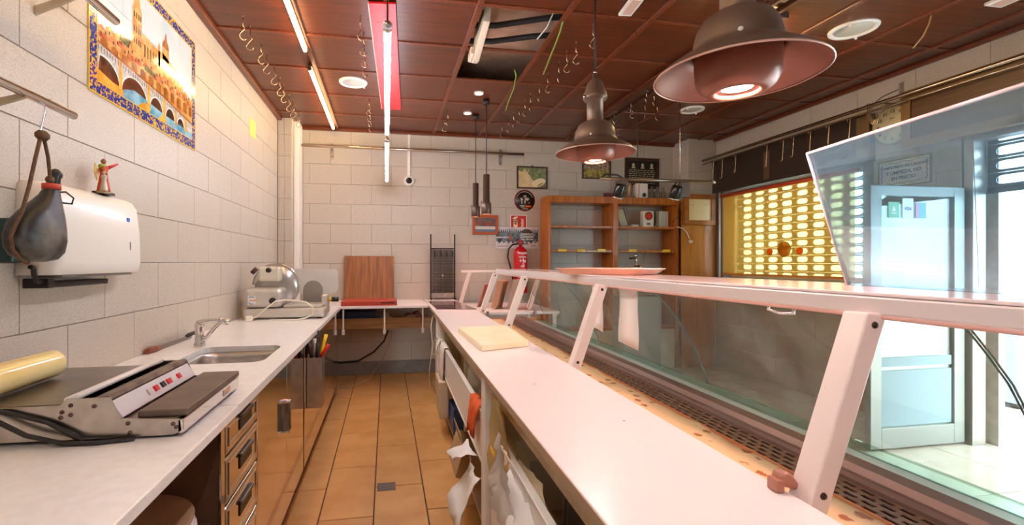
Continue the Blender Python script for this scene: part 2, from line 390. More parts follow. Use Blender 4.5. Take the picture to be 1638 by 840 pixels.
MB().box(4.392, 3.73, 1.255, 4.41, 5.50, 1.28).build('bottom_bar', M('orange_bar', 'd88a3c', .4), bl, bevel=.004)
LOGO = veil('orange_print', 'f58a20', .35, 'ffa030'); LOGO2 = veil('gold_print', 'd0a048', .45, 'ecc878')
def disc(x, y, z, r, n=20): return MB().lathe([(0.0001, 0), (r, 0), (r, .001), (.0001, .001)], (x, y, z), n, rot('Y', -PI/2))
for y in (4.73, 4.33): disc(4.398, y, 1.545, .042).build('logo_dot', LOGO, bl)
lg = disc(4.398, 4.53, 1.57, .088).build('logo_emblem', LOGO2, bl)
ml = MB()
for a in (.5, 1.2, 2.0, 2.7): ml.cbox((4.396, 4.53, 1.57), (.0008, .08, .004), rot('X', a))
ml.build('logo_line', LOGO, lg)
MB().cyl((4.43, 5.60, 1.1), (4.43, 5.60, 2.36), .012).build('trim_5', ALU, kind='structure')
LINT = DKBROWN
lt = thing('lintel_panel', 'dark brown boxed panel above the window with the blind', 'panel', (4.40, 4.7, 2.35))
B(4.385, 3.58, 2.36, XR, 5.69, 2.80).build('face_board', LINT, lt, bevel=.004)
B(4.378, 4.72, 2.40, 4.385, 4.80, 2.72).build('joint_strip', M('brown_strip', '6d5438', .4), lt)
B(4.378, 3.58, 2.40, 4.385, 3.70, 2.78).build('end_strip', M('brown_strip2', '7a5c36', .4), lt)
# ------------------------------------------------------------------ doorway
du = MB()
for (y0, y1, z0, z1) in ((2.87, 2.93, 0, 2.42), (.35, .41, 0, 2.42), (.41, 2.87, 2.36, 2.42)): du.box(4.47, y0, z0, 4.60, y1, z1)
du = du.build('door_frame', ALUG, kind='structure', bevel=.004)
pn = thing('shutter_box', 'brown framed box panel over the shop doorway', 'panel', (4.33, 2.2, 2.38))
B(4.31, .3, 2.40, XR, 3.25, 2.86).build('body', M('box_brown', '6d4a26', .4, col2='5a3b1e', scale=5, stretch=(9, .7, 9)), pn, bevel=.004)
fr = MB()
for (y0, y1, z0, z1) in ((.3, 3.25, 2.79, 2.86), (.3, 3.25, 2.38, 2.45), (3.18, 3.25, 2.45, 2.79)): fr.box(4.295, y0, z0, 4.31, y1, z1)
fr.build('frame', M('box_frame', '8a6330', .4), pn, bevel=.003)
s2 = thing('door_shutter', 'half raised perforated shutter at the top of the doorway', 'shutter', (4.62, 1.6, 1.98))
for k in range(4): slat_mb(4.62, .41, 2.87, 2.0+k*.11, 2.0+k*.11+.107, .30, .20, .065, .62).build('slat', M('shutter_steel', '6f7f88', .4, .5), s2, solid=.006)
B(4.61, .41, 1.955, 4.63, 2.87, 2.0).build('bottom_rail', M('shutter_steel2', '55646c', .4, .5), s2)
# the open door leaf
dl = thing('door_leaf', 'open grey aluminium shop door with a glazed panel and cards stuck on it', 'door', (4.45, 2.93, 0))
f = MB(); ya, yb2 = 2.90, 2.945
for (x0, x1, z0, z1) in ((3.56, 3.66, .02, 2.0), (4.34, 4.44, .02, 2.0), (3.66, 4.34, .02, .17), (3.66, 4.34, 1.93, 2.0)): f.box(x0, ya, z0, x1, yb2, z1)
f.build('frame', M('door_alu', '8c8e8a', .4, .6), dl, bevel=.004)
B(3.66, 2.918, .17, 4.34, 2.924, 1.93).build('pane', glass('door_glass', 'e2f2f4', .08), dl)
fm = veil('frosted_film', 'd4e6ee', .35, 'e6f4f8')
B(3.67, 2.914, .18, 4.33, 2.916, .60).build('lower_film', fm, dl); B(3.67, 2.914, .63, 4.33, 2.916, .70).build('film_strip', fm, dl)
cards = ((3.74, '7cc8a0', None), (3.87, 'f4f7fa', 'VISA'), (3.99, '6fb6e0', None))
for i, (x, c, t) in enumerate(cards):
    lab = ('green square sticker with a white mark on the glass door', 'white VISA sticker between two coloured ones on the glass door', 'blue and pink sticker beside the VISA one on the glass door')[i]
    cd = thing('door_sticker', lab, 'sticker', (x, 2.9165, 1.76), group='stickers on the door')
    B(x, 2.9155, 1.76, x+.10, 2.9172, 1.76+(.15 if i == 1 else .12)).build('card', M('card'+str(i), c, .5), cd)
    if t: text('lettering', t, .035, (x+.05, 2.9152, 1.83), (1,0,0), (0,0,1), M('visa_blue', '1a4fa0', .5), cd, bold=.001)
    elif i == 0:
        MB().prism([(x+.03,2.9153,1.81),(x+.07,2.9153,1.81),(x+.05,2.9153,1.85)], (0,-.0004,0)).build('mark', WPL, cd); B(x+.025,2.9149,1.79,x+.075,2.9153,1.798).build('mark', WPL, cd)
    else: B(x, 2.9149, 1.76, x+.03, 2.9153, 1.88).build('pink_band', M('pink_card', 'd88ab0', .5), cd)
# ------------------------------------------------------------------ lamps on the ceiling
EW = M('warm_tube_glow', 'fff0d0', .5, emit=TUBE_W, emitcol='ffd894'); EC = M('white_tube_glow', 'ffffff', .5, emit=TUBE_C, emitcol='eef2ff')
def tube_lamp(name, x, y0, y1, z, em, label, group=None, r=.013, hang=False):
    t = thing(name, label, 'lamp', (x, (y0+y1)/2, z), group=group)
    MB().cyl((x, y0+.03, z), (x, y1-.03, z), r, 12).build('tube', em, t)
    for a, b in ((y0, y0+.03), (y1-.03, y1)): MB().cyl((x, a, z), (x, b, z), r*1.25, 12).build('end_cap', CHROME if hang else BRONZE, t)
    if not hang: B(x-.02, y0, z+.014, x+.02, y1, ZC-.014).build('housing', M('lamp_housing', '6a4c30', .4), t)
    return t
tube_lamp('ceiling_tube_lamp', -.62, 2.02, 3.80, 3.062, EW, 'warm glowing tube under the wooden ceiling, the one nearer the camera', 'warm tubes on the ceiling')
tube_lamp('ceiling_tube_lamp', -.64, 4.10, 5.93, 3.062, EW, 'warm glowing tube under the wooden ceiling reaching the back wall', 'warm tubes on the ceiling')
tube_lamp('ceiling_tube_lamp', -.62, -.1, 1.70, 3.062, EW, 'unseen warm tube added on the ceiling to brighten the near left counter', 'warm tubes on the ceiling')  # extra tube out of view, added as fill for the near counter
lb = tube_lamp('ceiling_bar_lamp', 2.64, 2.72, 3.70, 2.995, EW, 'short warm lamp bar on wire brackets behind the big near pendant', None, .014, True)
MB().box(2.60, 2.70, 3.06, 2.66, 3.68, ZC-.001).build('base_rail', BRONZE, lb, bevel=.003)
for y in (2.78, 3.2): MB().tube([(2.64, y, 3.06), (2.66, y+.02, 3.03), (2.64, y, 3.008)], .004, 6).build('bracket', CHROME, lb)
for y0, y1, lab in ((-.9, .75, 'unseen white tube lamp added behind the camera to light the near end'), (1.953, 3.60, 'bright white tube lamp hung on a cable above the aisle'), (3.785, 5.66, 'bright white tube lamp hung in front of the back wall tiles')):  # the tube behind the camera is added to brighten the near end
    t = tube_lamp('hanging_tube_lamp', .005, y0, y1, 2.40, EC, lab, 'white tubes above the aisle', .015, True)
    yc = y0+.015
    MB().tube([(.005, yc, 2.415), (.005, yc, 2.75), (.008, yc+.01, ZC-.0)], .004, 6).build('cable', RUBBER, t)
    MB().tube([(.005, y1-.015, 2.415), (.005, y1-.015, ZC)], .0015, 6).build('wire', CHROME, t)
    MB().ball((.005, yc, 2.405), .022, 10).build('end_clamp', CHROME, t)
# ------------------------------------------------------------------ left counter
ZW = .945
def ring_slab(mb, X0, X1, Y0, Y1, a0, a1, b0, b1, r, z0, z1, n=5):
    cs = [(a1-r, b0+r, -PI/2, (X1, Y0)), (a1-r, b1-r, 0, (X1, Y1)), (a0+r, b1-r, PI/2, (X0, Y1)), (a0+r, b0+r, PI, (X0, Y0))]
    for z, fl_ in ((z1, 1), (z0, 0)):
        vs = []; fs = []
        for (cx, cy, s, c) in cs:
            vs.append((c[0], c[1], z)); vs += [(cx+r*math.cos(s+PI/2*k/n), cy+r*math.sin(s+PI/2*k/n), z) for k in range(n+1)]
        m = n+2
        for q in range(4):
            k = q*m; e = ((q+1) % 4)*m
            for i in range(n): fs.append((k, k+2+i, k+1+i))
            fs.append((k, e, e+1, k+n+1))
        mb.add(vs, fs)
    inner = [(cx+r*math.cos(s+PI/2*k/n), cy+r*math.sin(s+PI/2*k/n)) for (cx, cy, s, c) in cs for k in range(n+1)]
    mb.grid([[(p[0], p[1], z0) for p in inner], [(p[0], p[1], z1) for p in inner]], False, True)
    out = [c for (_, _, _, c) in cs]
    mb.grid([[(p[0], p[1], z0) for p in out], [(p[0], p[1], z1) for p in out]], False, True)
    return inner
XL_ = XL+.002
wt = thing('worktop', 'long white quartz worktop along the left tiled wall with a sink cut in it', 'worktop', (-.86, 3, ZW))
B(XL_, .2, ZW-.03, -.485, 1.663, ZW).build('slab', WHITE, wt, bevel=.003)
mb = MB(); inner = ring_slab(mb, XL_, -.485, 1.667, 5.17, -1.0, -.585, 2.36, 2.83, .07, ZW-.03, ZW)
mb.build('slab', WHITE, wt)
sk = thing('sink', 'stainless steel basin set into the white left worktop', 'sink', (-.79, 2.6, .76))
def shrink(pts, k, z, c=(-.7925, 2.595)): return [(c[0]+(p[0]-c[0])*k, c[1]+(p[1]-c[1])*k, z) for p in pts]
MB().grid([shrink(inner, 1.03, ZW-.031), shrink(inner, 1.0, ZW-.031), shrink(inner, .97, ZW-.06), shrink(inner, .94, .80), shrink(inner, .88, .775), shrink(inner, .02, .77)], True, True).build('basin', STEEL, sk)
MB().lathe([(.0001, .772), (.03, .773), (.04, .7775), (.042, .772)], (-.79, 2.6, 0), 20).build('drain', CHROME, sk)
# carcass parts
cb = thing('cabinet', 'open cabinet bay under the near end of the left worktop holding plates', 'cabinet', (-.85, 1, 0))
DB = M('dark_cabinet_inside', '6e5038', .5, col2='5b402b', scale=5)
mb = MB()
for b in ((-1.2,.3,.1,-.5,.32,.914), (-1.2,1.548,.1,-.504,1.565,.914), (-1.2,.32,.1,-1.18,1.548,.914), (-1.18,.32,.1,-.52,1.548,.12)): mb.box(*b)
mb.build('carcass', DB, cb)
B(-1.18, .32, .605, -.53, 1.548, .625).build('shelf', DB, cb)
B(-.504, 1.535, .1, -.497, 1.566, .914).build('stile', MIRROR, cb, bevel=.002); B(-.56, .3, 0, -.54, 1.565, .1).build('plinth', DARKST, cb)
for i in range(6):
    z = .6255 + i*.0165; top = i == 5
    p = thing('plate', 'brown topmost plate of the stack under the left worktop' if top else 'white plate, '+ORD[5-i]+' from the top of the stack in the open bay', 'plate', (-.70, 1.345, z), group='plates stacked in the open bay')
    MB().lathe([(.0001, .001), (.11, .001), (.125, .004), (.185, .016), (.19, .019), (.185, .0215), (.125, .010), (.11, .007), (.0001, .007)], (-.70+random.uniform(-.005,.005), 1.345, z), 40).xf(Matrix.Translation((0, .0, 0))).build('dish', M('brown_plate', 'a0805e', .35) if top else M('white_china', 'e8e2da', .25), p)
dc = thing('drawer_cabinet', 'polished steel unit of five drawers under the left worktop', 'cabinet', (-.8, 1.76, 0))
B(-1.2, 1.567, .1, -.512, 1.948, .914).build('body', STEEL, dc)
for z0, z1 in ((.81,.912), (.655,.80), (.485,.645), (.315,.475), (.13,.305)):
    d = B(-.512, 1.578, z0, -.497, 1.94, z1).build('drawer', MIRROR, dc, bevel=.006)
    fr = MB()
    for b in ((1.60,1.606,z0+.022,z1-.02), (1.912,1.918,z0+.022,z1-.02), (1.606,1.912,z1-.026,z1-.02), (1.606,1.912,z0+.022,z0+.028)): fr.box(-.497, b[0], b[2], -.494, b[1], b[3])
    fr.build('pressed_rim', CHROME, d)
    zc = (z0+z1)/2+.01; hb = MB()
    hb.box(-.4975, 1.71, zc-.026, -.493, 1.85, zc+.026)
    hb.build('recessed_grip', BLACK, d, bevel=.004); MB().box(-.493, 1.71, zc+.012, -.486, 1.85, zc+.026).build('grip_lip', DARKST, d, bevel=.002)
B(-.56, 1.567, 0, -.54, 1.948, .1).build('plinth', DARKST, dc)
def door_unit(y0, y1, split, lab, hs, nm='steel_cabinet'):
    c = thing(nm, lab, 'cabinet', (-.8, (y0+y1)/2, 0))
    B(-1.2, y0, .14, -.515, y1, .914 if y0 > 3 else .74).build('body', STEEL, c)
    e = [y0]+split+[y1]
    for i in range(len(e)-1):
        d = B(-.515, e[i]+.003, .15, -.50, e[i+1]-.003, .912).build('door', MIRROR, c, bevel=.003)
        for hy in hs:
            if e[i] < hy < e[i+1]:
                hb = MB(); hb.box(-.50, hy-.024, .58, -.472, hy-.016, .73).box(-.50, hy+.016, .58, -.472, hy+.024, .73).box(-.50, hy-.024, .722, -.472, hy+.024, .73).box(-.50, hy-.024, .58, -.472, hy+.024, .588)
                hb.build('handle', CHROME, d, bevel=.003)
    B(-.57, y0, 0, -.55, y1, .14).build('plinth', DARKST, c)
    return c
door_unit(1.95, 2.98, [2.50], 'polished steel cabinet with two chrome handles reflecting the orange floor', (2.445,))
door_unit(3.02, 5.12, [4.05], 'long polished steel cabinet behind the hanging knife box', ())
for y in (5.145,):
    B(-.53, y-.012, .0, -.505, y+.012, .914).build('leg', STEEL, wt)
kb = thing('knife_box', 'steel sheath box hanging on the cabinet door full of knives', 'box', (-.45, 3.15, .49))
mb = MB()
for b in ((-.498,3.10,.49,-.405,3.104,.81), (-.498,3.216,.49,-.405,3.22,.81), (-.409,3.104,.49,-.405,3.216,.81), (-.498,3.104,.49,-.494,3.216,.81), (-.494,3.104,.49,-.409,3.216,.494)): mb.box(*b)
mb.build('case', STEEL, kb)
for i, (x, y, z1, c, lean, lab) in enumerate(((-.475, 3.14, .90, '1d1b1a', (-.02, 0), 'black handled knife at the left of the steel knife box'), (-.462, 3.18, .92, 'c8c0b8', (.0, 0), 'knife with a grey handle standing in the middle of the knife box'),
      (-.445, 3.14, .90, '26201d', (.008, 0), 'black handled knife in the middle of the steel knife box'), (-.425, 3.17, .945, 'f0c419', (.035, .02), 'yellow handled knife leaning in the steel knife box'),
      (-.452, 3.20, .97, '2c2a28', (.015, .0), 'tall dark sharpening steel in the knife box'), (-.424, 3.15, .885, 'd8231f', (.055, 0), 'red handled knife tilted over the edge of the knife box'), (-.482, 3.19, .88, 'b02a22', (-.01, 0), 'dark red handled knife at the back of the knife box'))):
    k = thing('knife', lab, 'knife', (x, y, .70), group='knives in the steel knife box')
    a = Vector((x-lean[0]*.3, y, .70)); b = Vector((x, y, .80)); e = Vector((x+lean[0], y+lean[1], z1))
    MB().tube([a, b], [.003, .008], 6).build('blade', STEEL, k)
    MB().tube([b, b.lerp(e, .3), b.lerp(e, .7), e], [.009, .011, .011, .012], 8).build('handle', M('knife_'+c, c, .35), k)
# ------------------------------------------------------------------ tap, long knife, film wrapper, slicer on the left worktop
tp = thing('tap', 'chrome mixer tap with a long spout behind the sink', 'tap', (-1.045, 2.875, ZW))
MB().lathe([(.0001,0),(.03,0),(.03,.01),(.025,.02),(.024,.10),(.027,.112),(.024,.13),(.0001,.135)], (-1.045, 2.875, ZW), 24).build('body', CHROME, tp)
MB().tube([(-1.035,2.87,ZW+.03), (-1.0,2.86,ZW+.05), (-.94,2.82,ZW+.115), (-.90,2.80,ZW+.15), (-.885,2.79,ZW+.155), (-.872,2.785,ZW+.148), (-.868,2.782,ZW+.128)], [.018,.015,.013,.013,.014,.015,.015], 12).build('spout', CHROME, tp)
MB().tube([(-1.05,2.875,ZW+.125), (-1.01,2.86,ZW+.142), (-.94,2.84,ZW+.150), (-.90,2.83,ZW+.152)], [.022,.018,.011,.009], 10).build('lever', CHROME, tp)
kn = thing('long_knife', 'long slicing knife with an orange brown handle lying by the left wall', 'knife', (-1.205, 2.9, ZW))
R_ = Matrix.Translation((-1.215, 2.655, ZW+.012)) @ Matrix.Rotation(-.035, 4, 'Z')
MB().tube([(0,0,.004),(0,.03,.006),(0,.08,.003),(0,.125,0)], [.014,.017,.015,.013], 8).xf(R_).build('handle', M('orange_brown_grip', '9a4c28', .4, col2='6d3018', scale=30), kn)
MB().box(-.003, .12, -.011, .003, .13, .014).xf(R_).build('collar', RED, kn)
MB().prism([(-.0012,.13,-.011),(-.0012,.50,-.009),(-.0012,.52,.004),(-.0012,.50,.013),(-.0012,.13,.015)], (.0024,0,0)).xf(R_).build('blade', M('long_blade_steel','8d8680',.3,.9), kn)
MB().tube([(0,.44,.012),(0,.48,.017),(0,.56,.02),(0,.575,.017)], [.009,.013,.012,.008], 8).xf(R_).build('tip_guard', RUBBER, kn)
wm = thing('wrapping_machine', 'stainless steel film wrapping machine with a dark hot plate', 'machine', (-.8, 1.62, ZW))
prof = [(-1.13,.957),(-1.13,1.046),(-.842,1.046),(-.825,1.062),(-.723,1.062),(-.698,1.004),(-.552,.994),(-.548,.962),(-.57,.952)]
for y in (1.385, 1.868): MB().prism([(x, y, z) for x, z in prof], (0, .004, 0)).build('side_panel', STEEL, wm, bevel=.001)
for x, z in ((-.815,1.045),(-.76,1.04),(-.815,1.02),(-.835,1.028),(-.838,1.014),(-.68,.99),(-.675,.965),(-.57,.982),(-.562,.973)):
    MB().lathe([(.0001,0),(.006,0),(.005,.003),(.0001,.004)], (x, 1.385, z), 8, rot('X', PI/2)).build('bolt', BRONZE, wm)
B(-1.13, 1.389, .957, -.57, 1.868, .985).build('base', DARKST, wm)
B(-1.13, 1.389, 1.042, -.845, 1.868, 1.048).build('top_plate', M('worn_steel', '9d9288', .3, .9, col2='857a70', scale=4), wm, bevel=.001)
B(-1.13, 1.389, .985, -1.125, 1.868, 1.042).build('back_plate', STEEL, wm)
for x, z in ((-.826,1.058),(-.806,1.064)): MB().cyl((x,1.389,z),(x,1.868,z),.008,10).build('roller', M('white_rod','efece6',.3), wm)
B(-.795, 1.389, 1.03, -.765, 1.868, 1.036).build('film_slot', BLACK, wm)
MB().prism([(-.765,1.389,1.03),(-.765,1.389,1.06),(-.728,1.389,1.066),(-.722,1.389,1.055),(-.745,1.389,1.03)], (0,.479,0)).build('cutter_bar', M('rusty_steel','6e5e52',.45,.7,col2='a08c78',scale=14), wm)
cp = MB().prism([(-.728,1.389,1.045),(-.722,1.389,1.05),(-.694,1.389,1.006),(-.70,1.389,1.0)], (0,.479,0)).build('control_strip', M('label_strip','d6d2d4',.3), wm)
dv = Vector((.028,0,-.044)).normalized(); nv = Vector((.044,0,.028)).normalized()
for y, c in ((1.56,'c9c5c0'),(1.60,'d8262a'),(1.645,'1c1a19'),(1.685,'d8262a'),(1.715,'d8d4d0'),(1.76,'d8262a')):
    p = Vector((-.706, y, 1.029))
    MB().cbox(p, (.009,.011,.003), Matrix((dv, (0,1,0), nv)).transposed()).build('switch', M('switch_'+c, c, .35), cp)
B(-.698, 1.389, .985, -.56, 1.868, .998).build('front_tray', M('tray_steel','8d8178',.35,.9), wm, bevel=.001)
B(-.665, 1.40, .998, -.54, 1.86, 1.017).build('hot_plate', M('brown_hot_plate','5c4a3e',.5, col2='6b584a', scale=12), wm, bevel=.004)
B(-.56, 1.385, .955, -.545, 1.872, .994).build('front_rail', CHROME, wm, bevel=.003)
B(-.5449, 1.70, .966, -.5435, 1.77, .985).build('badge', M('badge','d89a4a',.4,col2='3f78b0',scale=30), wm)
for x in (-1.1,-.6):
    for y in (1.42,1.84): MB().cyl((x,y,ZW),(x,y,.957),.014,8).build('foot', RUBBER, wm)
MB().tube([(-1.0,1.375,1.045),(-.97,1.365,1.02),(-.9,1.36,.98),(-.82,1.36,.955),(-.74,1.36,.951),(-.66,1.375,.951)], .006, 8).build('power_cable', RUBBER, wm)
MB().tube([(-1.05,1.377,1.06),(-.95,1.378,1.035),(-.86,1.376,1.005),(-.78,1.37,.956)], .006, 8).build('power_cable', RUBBER, wm)
fr_ = thing('film_roll', 'roll of yellowish clear wrapping film on the wrapping machine', 'roll', (-1.06, 1.48, 1.05))
MB().lathe([(.018,-.24),(.043,-.24),(.044,-.235),(.044,.235),(.043,.24),(.018,.24),(.018,-.24)], (-1.06,1.47,1.0955), 32, rot('X', PI/2)).build('film', M('yellow_film','f8e2a0',.18,col2='f2d488',scale=3,coat=.5), fr_)
MB().lathe([(.0175,-.245),(.0175,.245),(.013,.245),(.013,-.245),(.0175,-.245)], (-1.06,1.47,1.0955), 20, rot('X', PI/2)).build('core', M('cardboard','b98f5e',.8), fr_)
sl = thing('meat_slicer', 'silver electric meat slicer with a round blade at the end of the left worktop', 'slicer', (-.82, 4.3, ZW))
CASE = M('silver_casting','d8d3cc',.32,.55,col2='ccc6be',scale=6)
MB().box(-1.165,4.10,ZW+.012,-.515,4.48,1.035).build('base', CASE, sl, bevel=.018)
MB().box(-1.16,4.12,1.04,-.865,4.42,1.205).build('motor_housing', CASE, sl, bevel=.03)
MB().box(-.86,4.16,1.035,-.54,4.44,1.06).build('carriage_rail', CASE, sl, bevel=.006)
BR = rot('X', PI/2)
MB().lathe([(.0001,-.0035),(.06,-.0035),(.12,-.0034),(.165,-.0032),(.175,-.0005),(.176,0),(.175,.003),(.10,.006),(.0001,.006)], (-.955,4.33,1.215), 48, BR).build('blade', M('blade_steel','b9b4ae',.28,1.), sl)
gp = [Vector((-.955+.19*math.cos(a),4.335,1.215+.19*math.sin(a))) for a in [PI*.98-(PI*1.42)*k/26 for k in range(27)]]
MB().tube(gp, .010, 8).build('blade_guard', STEEL, sl)
gp = [Vector((-.955+.165*math.cos(a),4.31,1.215+.165*math.sin(a))) for a in [PI*.5+(PI*.45)*k/12 for k in range(13)]]
MB().tube(gp, .008, 8).build('blade_guard', CHROME, sl)
hd = MB().box(-1.075,4.20,1.255,-.895,4.31,1.385).build('sharpener_head', M('cream_casting','ddd6c4',.35,.3), sl, bevel=.02)
for p in ((-.985,4.197,1.355),): MB().lathe([(.0001,0),(.022,0),(.022,.014),(.018,.02),(.0001,.02)], p, 14, BR).build('knob', BLACK, hd)
MB().lathe([(.0001,0),(.028,0),(.028,.016),(.022,.024),(.0001,.024)], (-.935,4.12,1.10), 12, BR).build('dial', BLACK, sl)
MB().cyl((-1.12,4.2,1.33),(-1.08,4.2,1.37),.02,10).build('spare_knob', BRONZE, sl)
pp = []
for cx, cz, a0 in ((-.51,1.31,0),(-.51,1.17,-PI/2)): pass
pts = [(-.95,4.72,1.125),(-.505,4.72,1.125)]+[(-.505+.04*math.cos(a),4.72,1.165+.04*math.sin(a)) for a in [-PI/2+PI/2*k/5 for k in range(1,6)]]+[(-.505+.04*math.cos(a),4.72,1.315+.04*math.sin(a)) for a in [PI/2*k/5 for k in range(6)]]+[(-.95,4.72,1.36)]
MB().prism(pts, (0,.008,0)).build('carriage_plate', M('plate_steel','d8d1c8',.35,.2,col2='e4ded6',scale=5), sl, bevel=.002)
B(-.80,4.60,1.03,-.60,4.72,1.13).build('carriage_support', CASE, sl, bevel=.01)
pts = [(-.745,4.43,1.06),(-.575,4.43,1.06),(-.575,4.43,1.17)]+[(-.66+.085*math.cos(a),4.43,1.17+.085*math.sin(a)) for a in [PI*k/12 for k in range(1,12)]]+[(-.745,4.43,1.17)]
MB().prism(pts, (0,.02,0)).build('thumb_guard', veil('smoky_plastic','b9b2aa',.35,'d8d4d0'), sl, bevel=.004)
B(-.57,4.30,1.03,-.515,4.46,1.13).build('thickness_gauge', CASE, sl, bevel=.01)
MB().cyl((-.515,4.40,1.085),(-.49,4.40,1.085),.018,12).build('gauge_ring', YELLOW, sl); MB().cyl((-.49,4.40,1.085),(-.43,4.40,1.085),.022,14).build('gauge_knob', BLACK, sl)
B(-1.13,4.118,1.07,-1.07,4.1205,1.14).build('badge', M('badge_plate','dfe2e2',.3), sl)
for k, (c, a0, a1) in enumerate((('2f6fb4', .6, 2.2), ('2f6fb4', 4.0, 5.6))): MB().tube([(-1.10+.026*math.cos(a)*-1,4.117,1.105+.03*math.sin(a)) for a in [PI*.5+(a0-1.4)+ (a1-a0)*q/6 for q in range(7)]], .003, 5).build('badge_mark', M('badge_blue',c,.4), sl)
B(-1.115,4.1165,1.10,-1.06,4.118,1.108).build('badge_bar', M('badge_orange','e08a3a',.4), sl)
for x in (-1.12,-.56):
    for y in (4.14,4.44): MB().cyl((x,y,ZW),(x,y,ZW+.014),.018,8).build('foot', RUBBER, sl)
CORD = M('white_cord','e9e0d0',.45)
MB().tube([(-1.07,4.02,ZW+.02),(-1.03,4.04,ZW+.04),(-.97,4.05,ZW+.10),(-.90,4.06,ZW+.155),(-.82,4.06,ZW+.165),(-.74,4.06,ZW+.16),(-.66,4.06,ZW+.145),(-.60,4.05,ZW+.10),(-.60,4.03,ZW+.05),(-.65,4.01,ZW+.02),(-.72,4.0,ZW+.006),(-.85,4.02,ZW+.006),(-.95,4.06,ZW+.006)], .006, 8).build('mains_cord', CORD, sl)
MB().cbox((-1.09,4.0,ZW+.022),(.028,.018,.022),rot('Z',.4)).build('plug', CORD, sl, bevel=.008)
# ------------------------------------------------------------------ hanging on the left wall
for nm, z, y0, y1, r, lab in (('steel_rail',1.909,.5,1.756,.0135,'steel rail on the left wall carrying the hanging wineskin'),('steel_rail',2.406,.5,2.128,.017,'upper steel rail ending in front of the tile picture')):
    xr = -1.09 if z > 2 else -1.025
    t = thing(nm, lab, 'rail', (xr, y1-.4, z))
    MB().cyl((xr,y0,z),(xr,y1,z),r,16).build('bar', CHROME, t)
    for yy in (y0+.15,y1-.22):
        MB().prism([(XL,yy,z-.10),(XL,yy,z-.07),(xr-.01,yy,z-.005),(xr+.01,yy,z-.012)],(0,.012,0)).build('bracket', M('bracket_beige','b9aa92',.4,.4), t)
hk = thing('wire_hook', 'bent steel wire hook on the lower left wall rail', 'hook', (-1.09,1.74,1.955))
MB().tube(arc((-1.09,1.745,1.94),.017,-.9,PI*1.1,10,(0,1,0),(0,0,1))[::-1][0:0]+[(-1.09,1.762,1.93),(-1.09,1.763,1.945),(-1.09,1.75,1.958),(-1.09,1.735,1.953),(-1.09,1.733,1.935),(-1.092,1.732,1.91),(-1.098,1.728,1.87),(-1.10,1.722,1.848),(-1.10,1.73,1.836),(-1.10,1.745,1.842)], .0028, 6).build('wire', CHROME, hk)
bo = thing('wineskin', 'black leather wineskin with a red collar hanging by a brown cord', 'wineskin', (-1.10,1.74,1.43))
SKIN = M('black_leather','24211f',.42,col2='7d756d',scale=7,detail=6,mixlo=.52,mixhi=.72,bump=.25,bscale=14)
rows = []
for (y,z,ry,rx) in ((1.725,1.424,.004,.004),(1.728,1.427,.045,.03),(1.735,1.437,.08,.046),(1.740,1.462,.104,.055),(1.744,1.50,.110,.058),(1.752,1.54,.102,.054),(1.770,1.58,.080,.046),(1.790,1.615,.054,.036),(1.805,1.645,.033,.027),(1.812,1.668,.023,.022),(1.815,1.682,.021,.02),(1.816,1.683,.002,.002)):
    rows.append([(-1.125+rx*math.cos(a), y+ry*math.sin(a)+.006*math.sin(3*a)*ry/.1, z+.02*math.sin(a)*(ry/.11)*-.6) for a in [2*PI*k/24 for k in range(24)]])
MB().grid(rows, True, True).build('skin', SKIN, bo)
MB().lathe([(.0215,0),(.026,.001),(.026,.02),(.0215,.021)], (-1.125,1.813,1.668), 20).build('collar', M('red_collar','c8442f',.4), bo)
MB().lathe([(.012,0),(.016,.0),(.018,.012),(.016,.03),(.02,.036),(.02,.046),(.009,.06),(.0001,.062)], (-1.125,1.822,1.683), 14, rot('X',-.25)).build('nozzle_cap', BLACK, bo)
CRD = M('brown_cord','6d4a2c',.7,col2='54371f',scale=60)
MB().tube([(-1.10,1.726,1.835),(-1.10,1.70,1.75),(-1.10,1.675,1.66),(-1.105,1.652,1.575),(-1.11,1.637,1.54),(-1.118,1.628,1.50),(-1.12,1.638,1.46),(-1.12,1.67,1.43),(-1.12,1.70,1.418)], .0055, 8).build('cord', CRD, bo)
MB().tube([(-1.10,1.735,1.835),(-1.105,1.765,1.77),(-1.115,1.79,1.71),(-1.12,1.80,1.68)], .0055, 8).build('cord', CRD, bo)
MB().ball((-1.10,1.731,1.832), (.018,.026,.018), 10).build('knot', CRD, bo); MB().ball((-1.12,1.798,1.70), .014, 8).build('knot', CRD, bo)
MB().tube([(-1.12,1.828,1.662),(-1.11,1.86,1.668),(-1.10,1.885,1.65),(-1.10,1.875,1.628),(-1.11,1.845,1.628),(-1.12,1.825,1.64)], .003, 6).build('string_loop', RUBBER, bo)
for q in (hk, bo): q.scale = (.94,.94,.94); q.location = Vector((0,0,1.42)).lerp(q.location, .94)
gp_ = thing('wall_plate', 'dark teal plastic block fixed on the wall behind the wineskin', 'block', (-1.22,1.9,1.42))
MB().box(XL,1.745,1.42,-1.195,2.04,1.565).build('body', GREENT, gp_, bevel=.006)
MB().box(-1.195,1.93,1.50,-1.185,2.0,1.53).build('latch', BLACK, gp_, bevel=.002)
bk = thing('black_bracket', 'black metal bracket screwed on the tiles below the paper dispenser', 'bracket', (-1.2,2.05,1.34))
MB().box(XL,1.87,1.33,-1.17,2.23,1.352).build('bar', BLACK, bk, bevel=.004); MB().box(XL,1.855,1.33,-1.16,1.885,1.364).build('end_block', BLACK, bk, bevel=.003)
MB().tube([(-1.18,1.80,1.405),(-1.18,1.815,1.40),(-1.18,1.818,1.38),(-1.18,1.83,1.355),(-1.18,1.86,1.35)], .008, 8).build('arm', BLACK, bk)
dp = thing('paper_dispenser', 'white plastic paper towel dispenser on the left tiled wall', 'dispenser', (-1.16,2.12,1.37))
rows = []
